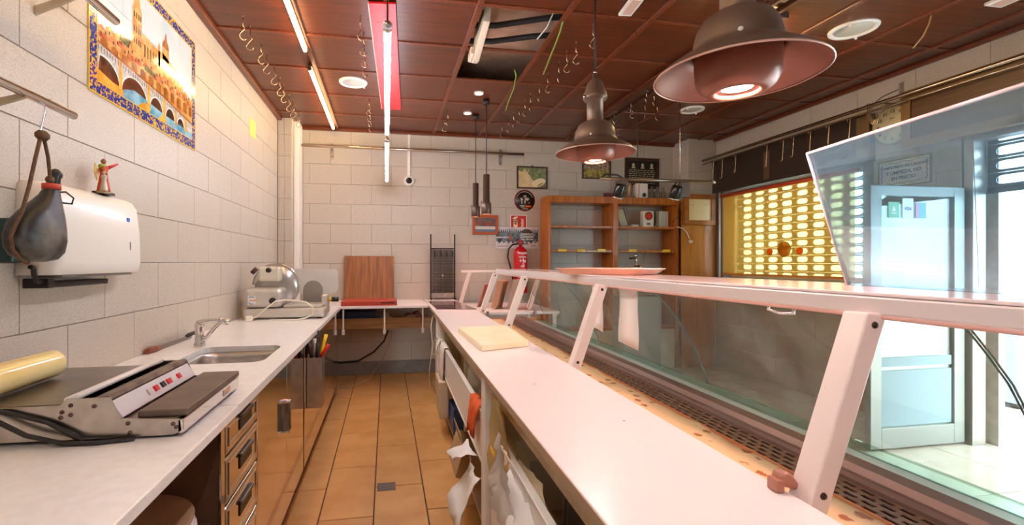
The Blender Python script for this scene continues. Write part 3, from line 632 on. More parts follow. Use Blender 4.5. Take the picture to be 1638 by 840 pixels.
for z, s, d in ((1.376,.0,.105),(1.378,.0,.11),(1.42,.0,.12),(1.55,.0,.117),(1.66,.0,.105),(1.69,.006,.09),(1.703,.02,.07),(1.706,.04,.05)):
    y0, y1, x1 = 1.825+s, 2.425-s*1.4, XL+d; r = .05
    q = [(XL,y0,z)] + [(x1-r+r*math.sin(a), y0+r-r*math.cos(a), z) for a in [PI/2*k/5 for k in range(6)]] + [(x1-r+r*math.cos(a), y1-r+r*math.sin(a), z) for a in [PI/2*k/5 for k in range(6)]] + [(XL,y1,z)]
    rows.append(q)
mb = MB().grid(rows, True, True); n = len(rows[0]); mb.f.append(list(range(n))[::-1]); mb.sm.append(False); mb.mi.append(0); k = (len(rows)-1)*n; mb.f.append([k+i for i in range(n)]); mb.sm.append(False); mb.mi.append(0)
mb.build('cover', M('glossy_white_plastic','f1e8df',.28,coat=.1), dp)
B(-1.135,2.29,1.60,-1.1265,2.31,1.617).build('blue_mark', M('blue_mark','3a78c8',.4), dp); B(-1.13,2.30,1.475,-1.1188,2.304,1.51).build('window_slot', M('grey_slot','8f8a84',.5), dp)
B(XL,1.90,1.366,-1.145,2.36,1.377).build('outlet', M('grey_inside','857e77',.6), dp)
def figurine(name, lab, x, y, z, h, robe, skin, extra):
    t = thing(name, lab, 'figurine', (x,y,z))
    prof = [(.0001,0),(.22,0),(.20,.10),(.15,.35),(.11,.55),(.15,.70),(.13,.78),(.05,.82),(.045,.84),(.075,.88),(.08,.93),(.05,.985),(.0001,1.)]
    MB().lathe([(r*h*.8, q*h) for r, q in prof], (x,y,z), 16).build('body', robe, t)
    MB().ball((x,y,z+.915*h), h*.075, 10).build('face', skin, t)
    extra(t); return t
def ex1(t):
    MB().tube([(-1.165,2.20,1.815),(-1.155,2.225,1.83),(-1.145,2.25,1.845)], [.008,.006,.004], 6).build('arm', RED, t)
    MB().tube([(-1.165,2.18,1.815),(-1.15,2.165,1.80),(-1.14,2.16,1.785)], [.008,.006,.005], 6).build('arm', M('fig_orange','d86a2a',.5), t)
    MB().ball((-1.17,2.19,1.822),(.014,.024,.012),8).build('sash', M('fig_green','9aa83a',.5), t)
    MB().prism([(-1.18,2.18,1.80),(-1.18,2.15,1.83),(-1.18,2.145,1.79),(-1.18,2.165,1.76)], (.004,0,0)).build('wing', M('fig_wing','d8b46a',.5), t)
    MB().prism([(-1.18,2.20,1.80),(-1.18,2.235,1.835),(-1.18,2.235,1.795),(-1.18,2.215,1.76)], (.004,0,0)).build('wing', M('fig_wing','d8b46a',.5), t)
    B(-1.195,2.16,1.706,-1.15,2.24,1.716).build('base', BLACK, t)
figurine('angel_figurine','small red and green angel figurine on top of the paper dispenser',-1.17,2.195,1.716,.14,M('fig_red','c8401f',.5),M('fig_skin','8f5a3c',.5),ex1)
def ex2(t): B(-1.16,2.125,1.706,-1.125,2.165,1.712).build('base', M('fig_gold','b09a6a',.4,.6), t)
figurine('small_statue','tiny pale metal statue standing in front of the red angel figurine',-1.142,2.145,1.712,.085,M('fig_pewter','b8ad98',.35,.7),M('fig_pewter','b8ad98',.35,.7),ex2)
nt_ = single(B(XL-.0,4.57,2.60,XL+.002,4.78,2.765), 'yellow_note', M('yellow_note','f0d878',.7), 'yellow paper note stuck high on the left tiled wall', 'note')
# ------------------------------------------------------------------ tile picture of an old town with its bridge
tpz = thing('tile_picture', 'glazed tile picture of a bridge and cathedral with a blue and yellow border', 'picture', (XL,2.77,2.5))
PY0, PY1, PZ0, PZ1 = 2.215, 3.315, 2.155, 2.85
SKY = M('tile_sky','dfe3e6',.07,col2='b9cfdf',scale=2.2,detail=3,coat=.5)
def ramp_mat(name, a, b, scale, lo, hi, rough=.1):
    return M(name, a, rough, col2=b, scale=scale, detail=3, mixlo=lo, mixhi=hi, coat=.4)
BORD = ramp_mat('tile_border','25368a','e0b23a',70,.52,.57)
FRAMEY = M('tile_yellow','e6bf4a',.15)
n1, n2 = 5, 3; bw = .055
iy0, iy1, iz0, iz1 = PY0+bw, PY1-bw, PZ0+bw, PZ1-bw
for i in range(n1):
    for j in range(n2):
        piece(tpz, 'tile', SKY, (iy1-iy0)/n1-.001, (iz1-iz0)/n2-.001, .006, .001, (0, iy0+(i+.5)*(iy1-iy0)/n1-2.77, iz0+(j+.5)*(iz1-iz0)/n2-2.5), LWF)
def bt(y0,y1,z0,z1):
    piece(tpz,'border_tile',BORD,y1-y0-.0015,z1-z0-.0015,.0065,.001,(0,(y0+y1)/2-2.77,(z0+z1)/2-2.5),LWF)
for i in range(6):
    a, b = PY0+bw+i*(PY1-PY0-2*bw)/6, PY0+bw+(i+1)*(PY1-PY0-2*bw)/6
    bt(a,b,PZ0,PZ0+bw); bt(a,b,PZ1-bw,PZ1)
for j in range(4):
    a, b = PZ0+j*(PZ1-PZ0)/4, PZ0+(j+1)*(PZ1-PZ0)/4
    bt(PY0,PY0+bw,a,b); bt(PY1-bw,PY1,a,b)
ed = MB()
for b in ((PY0-.005,PY0,PZ0,PZ1),(PY1,PY1+.005,PZ0,PZ1),(PY0,PY1,PZ0-.005,PZ0),(PY0,PY1,PZ1,PZ1+.005),(iy0-.004,iy0,iz0,iz1),(iy1,iy1+.004,iz0,iz1),(iy0,iy1,iz0-.004,iz0),(iy0,iy1,iz1,iz1+.004)): ed.box(XL,b[0],b[2],XL+.0072,b[1],b[3])
ed.build('yellow_line', FRAMEY, tpz)
def pv(s,t,d): return (XL+.006+d, iy0+s*(iy1-iy0), iz0+t*(iz1-iz0))
def paint(name, mat, polys, d):
    mb = MB(); mb.open = True
    for p in polys: mb.poly([pv(s,t,d) for s,t in p])
    o = mb.build(name, mat, tpz)
    if len(polys) > 1: o['kind'] = 'stuff'
STONE = ramp_mat('paint_stone','c8803a','e6b56a',16,.4,.6); STONE2 = ramp_mat('paint_stone_dark','8f4f22','b5702f',20,.4,.6)
ROOF = ramp_mat('paint_roof','b5502a','d8885a',20,.4,.6); WHT = ramp_mat('paint_white','d6d2cc','b8b2ac',60,.4,.6)
WATER = ramp_mat('paint_water','3f8fb5','8fc4d6',9,.4,.6); GOLDW = ramp_mat('paint_gold','d89a2a','e8be58',10,.4,.6); DARK = ramp_mat('paint_dark','3c2414','6a4020',14,.4,.6); GREEN = ramp_mat('paint_green','4a5230','6f7040',30,.4,.6)
def houses(seed, base, lo, hi, n):
    r = random.Random(seed); P = []
    for i in range(n):
        s0 = i/n; s1 = (i+1)/n; t = r.uniform(lo,hi) + .06*math.sin(PI*min(1, s0*1.25))
        P.append([(s0,base),(s1,base),(s1,t),((s0+s1)/2,t+.025),(s0,t)])
    return P
paint('painted_far_bank', GOLDW, [[(0,0),(1,0),(1,.14),(0,.14)]], .0003)
paint('painted_houses', STONE, houses(3,.10,.40,.47,16), .0004); paint('painted_roofs', ROOF, [[(i/13,.34+.02*(i%3)),(i/13+.07,.34+.02*(i%3)),(i/13+.06,.39+.02*(i%3)),(i/13+.01,.39+.02*(i%3))] for i in range(13)], .0007)
paint('painted_low_houses', STONE2, [[(x,.24),(x+.055,.24),(x+.055,.33),(x+.0275,.35),(x,.33)] for x in [.02+.085*k for k in range(12)]], .0006)
paint('painted_cathedral', STONE, [[(.37,.42),(.88,.42),(.86,.54),(.76,.60),(.60,.66),(.56,.64),(.38,.67)], [(.285,.44),(.375,.44),(.375,.82),(.362,.86),(.352,.95),(.33,1.0),(.308,.95),(.298,.86),(.285,.82)], [(.60,.6),(.68,.6),(.68,.72),(.60,.72)], [(.55,.5),(.575,.5),(.575,.69),(.5625,.73),(.55,.69)]], .0009)
paint('painted_dome', STONE2, [[(.60,.72),(.68,.72),(.675,.76),(.658,.80),(.645,.87),(.638,.87),(.625,.80),(.605,.76)]], .0011)
paint('painted_windows', DARK, [[(x,z),(x+.010,z),(x+.010,z+.045),(x+.005,z+.058),(x,z+.045)] for x in (.297,.318,.34,.358) for z in (.52,.62,.74)]+[[(x,.47),(x+.012,.47),(x+.012,.57),(x+.006,.59),(x,.57)] for x in (.40,.43,.46,.49,.52,.71,.75,.79)]+[[(x,.36+.025*(k%3)),(x+.009,.36+.025*(k%3)),(x+.009,.385+.025*(k%3)),(x,.385+.025*(k%3))] for k,x in enumerate([.02+.032*q for q in range(30)])], .0013)
paint('painted_trees', GREEN, [[(.17,.44),(.25,.43),(.27,.50),(.23,.55),(.18,.52)],[(.40,.36),(.52,.35),(.52,.39),(.42,.41)]], .0012)
def arch(s0,s1,t0,t1,rim):
    c=(s0+s1)/2; a=(s1-s0)/2
    return [(c+(a+rim)*math.cos(q), t0+(t1-t0+rim*1.3)*math.sin(q)) for q in [PI*k/14 for k in range(15)]]
paint('painted_bridge', WHT, [[(0,.10),(.45,.06),(1,.05),(1,.17),(.6,.24),(0,.30)]], .0014)
paint('painted_parapet', STONE2, [[(0,.285),(.6,.235),(1,.16),(1,.175),(.6,.255),(0,.305)]], .0016)
AR = ((-.08,.165,.06,.205),(.19,.425,.05,.205),(.46,.60,.05,.175),(.64,.75,.06,.165),(.79,.88,.06,.14))
paint('painted_arch_rim', M('paint_rim','e6e4e2',.15), [arch(*a,.010) for a in AR if a[0] > 0]+[[(0,.06)]+[p for p in arch(*AR[0],.010) if p[0] >= 0]], .0018)
paint('painted_arch', DARK, [arch(*a,0) for a in AR if a[0] > 0]+[[(0,.06)]+[p for p in arch(*AR[0],0) if p[0] >= 0]], .002)
paint('painted_pier', GOLDW, [[(.165,.01),(.19,.01),(.19,.27),(.165,.275)],[(.428,.03),(.458,.03),(.458,.25),(.428,.255)],[(.605,.04),(.632,.04),(.632,.22),(.605,.225)],[(.755,.04),(.78,.04),(.78,.19),(.755,.195)],[(.89,.04),(.92,.04),(.92,.17),(.89,.175)]], .0022)
paint('painted_railing', M('paint_rail','6b5a50',.2), [[(q,.275-.085*q),(q+.005,.275-.085*q),(q+.005,.235-.07*q),(q,.235-.07*q)] for q in [.022*k for k in range(45)]], .0024)
paint('painted_river', WATER, [[(.20,0),(1,0),(1,.065),(.6,.075),(.30,.11),(.20,.06)]], .0021)
paint('painted_reflection', GOLDW, [[(0,0),(.18,0),(.18,.04),(.0,.09)],[(.33,.0),(.45,.0),(.47,.05),(.40,.07)],[(.55,0),(.64,0),(.65,.04),(.58,.05)]], .0023)
# ------------------------------------------------------------------ right counter and the glazed meat display (all stand in one frame turned by one degree)
DA = -.017
DF = Matrix.Translation((.38, 0, 0)) @ Matrix.Rotation(DA, 4, 'Z')
def D(mb): return mb.xf(DF)
def DP(u, y, z): return DF @ Vector((u, y, z))
def DB_(*a): return D(MB().box(*a))
LAMG = M('laminate_frame','f4eee8',.35)
rw = thing('counter', 'long white service counter with sliding panels in front of the meat display', 'counter', DP(.2, 2.5, 0))
Y0, Y1 = .3, 4.62
DB_(0, Y0, ZW-.028, .425, 5.24, ZW).build('top', WLAM, rw, bevel=.003)
DB_(-.002, Y0, ZW-.027, .0, 5.24, ZW-.002).build('edge_band', EDGE, rw)
INS = M('cabinet_inside','e6d8be',.55,col2='d6c4a2',scale=3)
mb = MB()
for b in ((.39,Y0,.06,.42,5.2,.917),(.07,Y0,.06,.39,5.2,.09),(.07,Y0,.44,.39,5.2,.455),(.07,Y0,.09,.39,Y0+.02,.917),(.07,5.18,.0,.39,5.2,.917),(.07,3.0,.09,.39,3.02,.917),(.07,4.2,.09,.39,4.22,.917)): mb.box(*b)
D(mb).build('carcass', INS, rw)
DB_(.10, Y0, 0, .12, 5.2, .06).build('plinth', M('dark_plinth','4a3c30',.6), rw)
DB_(.055, Y0, .815, .075, 5.2, .917).build('front_rail', M('worn_rail','decaa8',.5,col2='ccb288',scale=9), rw)
for y in (2.02, 4.34): 
    p_ = DB_(.006, y-.05, .06, .075, y+.04, .916).build('upright', LAMG, rw, bevel=.004)
    for z in (.30,.62,.85): D(MB().lathe([(.0001,0),(.008,0),(.006,.005),(.0001,.006)],(.04,y-.05,z),8,rot('X',PI/2))).build('bolt', CHROME, p_)
for y0, y1, z0, z1 in ((2.09,4.27,.475,.715),(.9,1.95,.475,.715),(.9,1.95,.10,.44),(.31,.88,.475,.715)):
    d = DB_(.028, y0, z0, .046, y1, z1).build('sliding_panel', LAMG, rw, bevel=.002)
    DB_(.024, y0, z1-.012, .05, y1, z1+.003).build('panel_edge', WPL, d, bevel=.002); DB_(.024, y0, z0-.003, .05, y1, z0+.01).build('panel_edge', WPL, d, bevel=.002)
DB_(.06, 4.42, .05, .08, 4.75, .80).build('end_panel', LAMG, rw, bevel=.003); DB_(.06, 4.42, 0, .10, 4.46, .05).build('foot', BLACK, rw)
DB_(.05, 4.47, .70, .056, 4.66, .78).build('socket_plate', M('grey_socket','b8aea2',.4), rw); 
for y in (4.52,4.58): D(MB().lathe([(.0001,0),(.014,0),(.012,.008),(.0001,.009)],(.05,y,.74),12,rot('Y',-PI/2))).build('socket_knob', M('grey_knob','8d857c',.4), rw)
for u,y in ((.16,1.75),(.09,2.62),(.30,1.30)): D(MB().lathe([(.0001,0),(.004,0),(.003,.001),(.0001,.001)],(u,y,ZW),8)).build('screw_cap', M('screw_cap','a89a90',.4), rw)
# things stuffed in and hung on the counter
def bag_mesh(c, s, seed, n=14):
    r = random.Random(seed); rows = []
    for i in range(9):
        t = i/8; rad = [.75,.95,1.0,.98,.9,.75,.45,.30,.42][i]
        rows.append([(c[0]+s[0]*rad*math.cos(a)*(1+r.uniform(-.14,.14)), c[1]+s[1]*rad*math.sin(a)*(1+r.uniform(-.14,.14)), c[2]+s[2]*t*(1+r.uniform(-.03,.03))) for a in [2*PI*k/n for k in range(n)]])
    return MB().grid(rows, True, True)
FILM = veil('clear_bag_film','f6f2ee',.40,'fbf9f7'); BAGW = M('white_bag','eee8e4',.35,col2='dcd4d0',scale=20,bump=.4,bscale=18)
single(D(bag_mesh((.10,2.75,.66),(.045,.13,.19),1)),'plastic_bag',FILM,'clear plastic bag of rolls behind the long sliding panel by the orange cloth','bag')
def cloth(name, mat, lab, u, y, z0, drop, w, seed, cat='cloth', back=.10):
    r = random.Random(seed); rows = []
    prof = [(.085,-back),(.062,-.01),(.05,.012),(.022,.010),(.012,-.03),(.006,-drop*.35),(.002,-drop*.7),(-.004,-drop)]
    for i,(uu,dz) in enumerate(prof):
        rows.append([(u-.03+uu+.009*math.sin(j*1.9+seed+i*.3), y+(j/8-.5)*w*(1-.04*i)+.004*math.sin(i*2+j), z0+dz+(.02*math.sin(j*1.3+seed) if i==len(prof)-1 else 0)) for j in range(9)])
    mb = D(MB().grid(rows, True)); mb.open = True
    return single(mb,name,mat,lab,cat,solid=.004)
cloth('orange_cloth',M('orange_cloth','f0662a',.8,col2='d9551c',scale=30,bump=.3),'orange cloth hung over the edge of the long white sliding panel',.03,2.30,.72,.15,.24,2)
cloth('white_cloth',M('white_cloth','efe6dc',.85,col2='ded2c6',scale=25,bump=.3),'white cloth draped over the far end of the long sliding panel',.03,3.88,.72,.30,.34,5)
cloth('hung_glove',M('white_glove','f0e8de',.8),'small white glove hanging beside the draped white cloth',.022,4.14,.72,.10,.08,8,'glove')
# end of counter: cable
cc = single(D(MB().tube([(.06,5.0,.88),(.02,4.9,.86),(-.01,4.8,.75),(.0,4.7,.6),(-.015,4.72,.45),(-.03,4.78,.3),(-.02,4.8,.12)],.005,6)),'white_cable',CORD,'white cable dangling at the far end of the service counter','cable')
single(D(MB().tube([(.02,4.24,.60),(-.01,4.40,.55),(-.02,4.52,.52),(-.01,4.45,.66),(.0,4.3,.74),(.02,4.12,.74),(.03,4.0,.732)],.005,6)),'white_cable',CORD,'white cable looped beside the draped white cloth','cable')
bx = thing('cardboard_box','open beige cardboard box sticking out under the long sliding panel','box',DP(.05,2.75,.1))
PBOX = M('beige_card','c8a57c',.8,col2='b89468',scale=8)
R1 = DF @ Matrix.Translation((.05,2.72,.30)) @ Matrix.Rotation(.3,4,'Y')
mb = MB()
for b in ((-.07,-.16,-.10,.2,-.155,.06),(-.07,.155,-.10,.2,.16,.06),(-.07,-.155,-.10,-.065,.155,.06),(-.065,-.155,-.10,.2,.155,-.095)): mb.box(*b)
mb.xf(R1).build('box_body', PBOX, bx)
MB().prism([(-.07,-.16,.06),(-.07,.16,.06),(-.11,.15,.13),(-.11,-.15,.13)],(.004,0,0)).xf(R1).build('flap', PBOX, bx)
def crumple(name, lab, pts, mat, seed, n=7, m=9):
    r = random.Random(seed); a, b, c, d = [Vector(p) for p in pts]; rows = []
    for i in range(n):
        q = []
        for j in range(m):
            s, t = i/(n-1), j/(m-1)
            p = a.lerp(b, t).lerp(d.lerp(c, t), s)
            q.append(p + Vector((r.uniform(-.010,.010), r.uniform(-.010,.010), r.uniform(-.010,.010))) + Vector((.018*math.sin(5*s+seed+3*t),0,.014*math.sin(6*t+seed))))
        rows.append(q)
    mb = MB().grid(rows, True); mb.open = True
    return single(D(mb), name, mat, lab, 'paper', solid=.002)
WPAP = M('tissue_paper','f8f4f0',.7)
crumple('wrapping_paper','white crumpled paper sheet hanging out low by the counter upright',[(.02,2.12,.42),(.02,2.40,.40),(-.09,2.42,.20),(-.11,2.16,.14)],WPAP,3)
crumple('wrapping_paper','white paper corner curling up above the sheet low on the counter',[(.02,2.25,.47),(.03,2.55,.44),(-.08,2.60,.36),(-.10,2.40,.40)],WPAP,9,5,6)
crumple('plastic_sleeve','clear plastic sleeve with a yellow mark hanging in the near counter opening',[(-.03,1.46,.80),(-.03,1.60,.82),(-.035,1.62,.60),(-.035,1.36,.58)],FILM,4)
crumple('white_bag','white crumpled bag flopping over the near sliding panel',[(.06,1.28,.70),(.06,1.60,.72),(-.03,1.62,.60),(-.05,1.20,.52)],WPAP,6)
hg = crumple('hanging_sheet','clear plastic sheet hanging from the counter edge in front of yellow wrap',[(.012,1.60,.88),(.012,1.90,.88),(.02,1.90,.50),(.02,1.62,.50)],veil('yellow_clear','e8d2a0',.4,'f4e6c4'),11)
single(D(MB().box(-.05,1.53,.765,-.047,1.59,.78)),'yellow_label',YELLOW,'small yellow label on the plastic sleeve in the counter','label')
tb = thing('tray_grey','grey meat tray standing on edge inside the near counter opening','tray',DP(.2,1.35,.46))
R2 = DF @ Matrix.Translation((.20,1.30,.60)) @ Matrix.Rotation(.15,4,'X')
MB().box(-.10,-.012,-.13,.14,.0,.15).xf(R2).build('tray_base', M('grey_tray','6d635a',.5), tb, bevel=.03); MB().box(-.09,-.02,-.12,.13,-.012,.14).xf(R2).build('tray_lining', M('grey_tray2','85796d',.5), tb)
single(D(bag_mesh((.12,1.05,.46),(.05,.12,.17),12)),'red_white_bag',M('red_white_bag','eadcd2',.5,col2='d8452f',scale=7,mixlo=.5,mixhi=.55),'bag with red print stuffed in the near counter opening','bag')
single(DB_(.13,1.72,.457,.30,1.92,.66),'white_carton',WPL,'white carton inside the counter just past the upright','carton',bevel=.004)
single(DB_(.15,3.2,.457,.33,3.7,.70),'brown_carton',PBOX,'brown carton standing inside the counter behind the draped cloth','carton',bevel=.003)
bt_ = single(DB_(.06,3.5,.10,.28,3.8,.30),'blue_crate',M('blue_crate','27407a',.45),'dark blue crate on the low shelf under the long sliding panel','crate',bevel=.01)
bi = single(D(MB().prism([(-.02,3.72,.16),(.05,3.72,.16),(.05,3.72,.46),(-.03,3.72,.46)],(0,.34,0))),'beige_bin',M('beige_bin','d6c0a4',.5),'beige bin hung under the far end of the long sliding panel','bin',bevel=.01)
# chopping board on the counter
cbx = thing('chopping_board','thick cream plastic chopping board on the white service counter','board',DP(.27,2.8,ZW))
CBT = M('cream_board','f6e8c8',.5,col2='f0dcae',scale=5,mixlo=.4,mixhi=.7)
MB().prism([(.478,3.11,ZW+.001),(.826,3.165,ZW+.001),(.79,2.53,ZW+.001),(.497,2.425,ZW+.001)],(0,0,.036)).build('board', CBT, cbx, bevel=.005)
# induction hob at the far corner
hb = thing('ceramic_hob','dark glass cooking hob set in the far corner of the counter','hob',(.7,5.3,ZW))
MB().prism([(.50,4.70,ZW+.0005),(.90,4.62,ZW+.0005),(.84,5.62,ZW+.0005),(.50,5.66,ZW+.0005)],(0,0,.005)).build('glass_top', M('hob_glass','5a3038',.08,coat=.5), hb, bevel=.001)
for y in (4.9,5.15,5.4): MB().box(.53,y,ZW+.0055,.84,y+.012,ZW+.0062).build('hob_line', M('hob_line','9a6a70',.3), hb)
# ---- the display itself
ds = thing('meat_display','long glazed meat display with leaning white posts and a patterned paper liner','display',DP(.75,2.5,0))
YN, YE = -.3, 4.46
mb = MB(); mb.box(.43,YN,.05,.95,YE,.80); D(mb).build('body', M('display_body','d8cfc4',.5), ds)
mb = MB(); mb.box(.95,YN,.05,1.06,YE,.82); D(mb).build('front_panel', M('display_front','c9b8a4',.4), ds, bevel=.006)
LINER = bpy.data.materials.new('patterned_liner'); LINER.use_nodes = True
def liner(m):
    nt = m.node_tree; n = nt.nodes; L = nt.links; b = n['Principled BSDF']; b.inputs['Roughness'].default_value = .55
    tc = n.new('ShaderNodeTexCoord'); mp = n.new('ShaderNodeMapping'); mp.inputs['Scale'].default_value = (20,14,0); L.new(tc.outputs['Object'], mp.inputs[0])
    v = n.new('ShaderNodeTexVoronoi'); v.inputs['Scale'].default_value = 1; v.inputs['Randomness'].default_value = .55; L.new(mp.outputs[0], v.inputs['Vector'])
    nz = n.new('ShaderNodeTexNoise'); nz.inputs['Scale'].default_value = 60; L.new(tc.outputs['Object'], nz.inputs['Vector'])
    ad = n.new('ShaderNodeMath'); ad.operation = 'MULTIPLY_ADD'; L.new(nz.outputs[0], ad.inputs[0]); ad.inputs[1].default_value = .45; L.new(v.outputs['Distance'], ad.inputs[2])
    r = n.new('ShaderNodeValToRGB'); e = r.color_ramp.elements; e[0].position = .42; e[1].position = .50; e[0].color = lin('b8602c'); e[1].color = lin('f4cc98')
    L.new(ad.outputs[0], r.inputs[0]); L.new(r.outputs[0], b.inputs['Base Color'])
liner(LINER)
def liner_sheet(y0, y1, seed):
    r = random.Random(seed); n = max(3, int((y1-y0)/.09)); rows = []
    for i in range(n+1):
        y = y0+(y1-y0)*i/n; e = r.uniform(-.008,.008)
        rows.append([(.428,y,.878),(.50,y,.868+r.uniform(-.002,.002)),(.58,y,.863+r.uniform(-.003,.003)),(.66+e,y,.862+r.uniform(-.001,.004))])
    mb = MB().grid(rows, True); mb.open = True; return D(mb)
liner_sheet(YN, 2.02, 1).build('paper_liner', LINER, ds, solid=.001); liner_sheet(2.0, YE, 2).build('paper_liner', LINER, ds, solid=.001)
DB_(.43,YN,.80,.67,YE,.855).build('deck', M('deck_tan','c98a56',.5), ds)
DB_(.655,YN,.80,.665,YE,.866).build('deck_lip', M('orange_lip','c9774a',.4), ds)
# slotted air grille: a plate with rows of slots
gr = MB(); y = YN; z = .858
cells = []
NU = 4; du_ = .10/NU
ys_ = []
while y < YE-.03:
    ys_.append(y); y += .045
vs = []; fs = []
for i, y in enumerate(ys_):
    for k in range(NU):
        u0 = .67+k*du_; off = .0225 if k % 2 else 0
        a, b, c, d = u0, u0+du_, y+off, y+off+.045
        k0 = len(vs)
        vs += [(a,c,z),(b,c,z),(b,d,z),(a,d,z),(a+.006,c+.007,z),(b-.006,c+.007,z),(b-.006,d-.007,z),(a+.006,d-.007,z)]
        fs += [(k0,k0+1,k0+5,k0+4),(k0+1,k0+2,k0+6,k0+5),(k0+2,k0+3,k0+7,k0+6),(k0+3,k0,k0+4,k0+7)]
gr.add(vs, fs); D(gr).build('air_grille', M('grille_brown','8a6a58',.4,.3), ds, solid=.003)
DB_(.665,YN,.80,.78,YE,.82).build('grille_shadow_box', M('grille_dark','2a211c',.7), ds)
RAIL = M('rose_brown_rail','8d716a',.35,.45)
rp = [(.772,.845),(.772,.868),(.785,.874),(.80,.868),(.815,.868),(.825,.885),(.865,.889),(.880,.878),(.885,.845)]
D(MB().prism([(u,YN,z) for u,z in rp],(0,YE-YN,0))).build('glass_rail', RAIL, ds)
DB_(.885,YN,.82,1.03,YE,.842).build('front_ledge', M('ledge_green','c9ccc4',.35), ds)
DG = glass('display_glass','f4f5f0',.010,.03,dirt_haze=.06,haze_col=(.82,.80,.72,1),gmax=.16)
DB_(1.018,YN,.842,1.024,YE,.876).build('glass_riser', glass('riser_glass','dcece4',.04), ds)
gpf = [(.72,1.335),(.757,1.29),(.815,1.229),(.866,1.170),(.91,1.10),(.948,1.04),(.985,.955),(1.008,.905),(1.018,.872)]
for i,(y0,y1) in enumerate(((-.38,.757),(.763,1.897),(1.903,3.037),(3.043,4.177))):
    g = D(MB().grid([[(u,y0,z),(u,y1,z)] for u,z in gpf], True)); g.open = True
    p = g.build('curved_pane', DG, ds, solid=.006)
    for yy in (y0+.0005,y1-.0005): D(MB().tube([(u,yy,z) for u,z in gpf],.0022,5)).build('pane_edge', M('glass_edge','8fa8a0',.15,.2), p)
# top shelf
DB_(.600,YN,1.312,.632,YE,1.349).build('shelf_front', ALU, ds, bevel=.004)
DB_(.632,YN,1.325,.70,YE,1.349).build('shelf_frame', ALU, ds, bevel=.003)
DB_(.602,YN,1.350,.985,YE,1.357).build('shelf_glass', M('shelf_top','f0e2dc',.12), ds, bevel=.002)
D(MB().tube([(.606,YN,1.309),(.606,YE,1.309)],.006,8)).build('shelf_edge_strip', M('pink_strip','e9b8a8',.3), ds)
for y in (.826,2.084,3.40,4.44):
    a, b = Vector((.447,y,.905)), Vector((.592,y,1.313)); d = (b-a).normalized(); n = Vector((d.z,0,-d.x))
    q = [a-n*.023, a+n*.023, b+n*.023+d*.01, b-n*.023-d*.004]
    ps = D(MB().prism([p+Vector((0,-.027,0)) for p in q],(0,.054,0))).build('post', ALU, ds, bevel=.004)
    for t in (.12,.95):
        c = a.lerp(b,t); D(MB().lathe([(.0001,0),(.0075,0),(.006,.003),(.0001,.003)],(c.x,y-.027,c.z),10,rot('X',PI/2))).build('bolt', M('bolt_dark','3a2c26',.4,.5), ps)
# release lever on the nearest post
D(MB().prism([(.402,.835,.962),(.410,.835,.982),(.420,.835,.988),(.428,.835,.984),(.458,.835,.950),(.444,.835,.9465)],(0,.032,0))).build('lever', M('lever_brown','a3705a',.35), ds, bevel=.006)
DB_(.395,.835,.946,.412,.865,.972).build('lever_foot', M('lever_brown','a3705a',.35), ds, bevel=.003)
D(MB().tube([(.61,1.10,1.307),(.61,1.10,1.294),(.61,1.06,1.288),(.61,1.02,1.292),(.61,1.02,1.307)],.004,6)).build('hook', CHROME, ds)
# end wall and far end of the display
DB_(.43,YE,.05,1.03,YE+.02,.87).build('end_panel', M('end_tan','c98a56',.45), ds)
# acrylic screen leaning on the shelf
sc = thing('acrylic_screen','large clear acrylic screen leaning back on the display shelf','screen',(1.25,1.08,1.358))
a = Vector((1.27,1.095,1.3585)); dv = Vector((-math.sin(math.radians(9.9)),-math.cos(math.radians(9.9)),0)); up = Vector((-.11,.02,.366))
n = dv.cross(up).normalized()
q = [a, a+dv*1.15, a+dv*1.15+up, a+up]
MB().prism(q, n*.006).build('sheet', glass('acrylic','dcecf4',.05,.03,dirt_haze=.11,haze_col=(.48,.78,.97,1)), sc)  # bluish glow from the doorway painted into the sheet as haze
e2 = [(q[3]+n*.003, q[2]+n*.003), (q[0]+n*.003, q[3]+n*.003)]
for s_, e_ in e2: MB().cyl(s_, e_, .0042, 6).build('polished_edge', M('acrylic_edge','f6e6e6',.15), sc)
# papers clipped under the shelf
for y0, y1, z0, lab in ((2.17,2.31,1.075,'white paper strip hanging under the shelf behind the second post'),(1.83,2.01,1.045,'white paper sheet with a folded top hanging under the display shelf')):
    mb = MB().grid([[(.64+.0*t,y0+.005*math.sin(k),1.31-(1.31-z0)*k/6),(.645+.004*math.sin(k*.9),y1,1.31-(1.31-z0-.012)*k/6)] for k in range(7) for t in (0,)], True); mb.open = True
    t = thing('hanging_paper', lab, 'paper', DP(.64,y0,1.31)); D(mb).build('sheet', PAPER, t, solid=.0012)
    mb = MB().poly([(.634,y0-.02,1.312),(.634,y1-.03,1.312),(.628,y1-.05,1.27),(.630,y0+.01,1.285)]); mb.open = True
    D(mb).build('folded_flap', PAPER, t, solid=.0012)
ty = thing('serving_tray','shallow pink plastic tray on the display shelf above the hanging papers','tray',DP(.78,2.35,1.357))
RT = Matrix.Translation(DP(.765,2.36,1.358)) @ Matrix.Rotation(.62,4,'Z')
rows = []
for k,(s,z) in enumerate(((.82,.0),(.84,.001),(.97,.026),(1.0,.028),(1.0,.031),(.96,.031),(.83,.006),(.02,.005))):
    hx, hy, r = .165*s, .25*s, .03*s; q = []
    for cx, cy, a0 in ((hx-r,-hy+r,-PI/2),(hx-r,hy-r,0),(-hx+r,hy-r,PI/2),(-hx+r,-hy+r,PI)): q += [(cx+r*math.cos(a0+PI/2*i/4),cy+r*math.sin(a0+PI/2*i/4),z) for i in range(5)]
    rows.append(q)
MB().grid(rows, False, True).xf(RT).build('dish', M('pink_tray','efb59c',.35), ty)
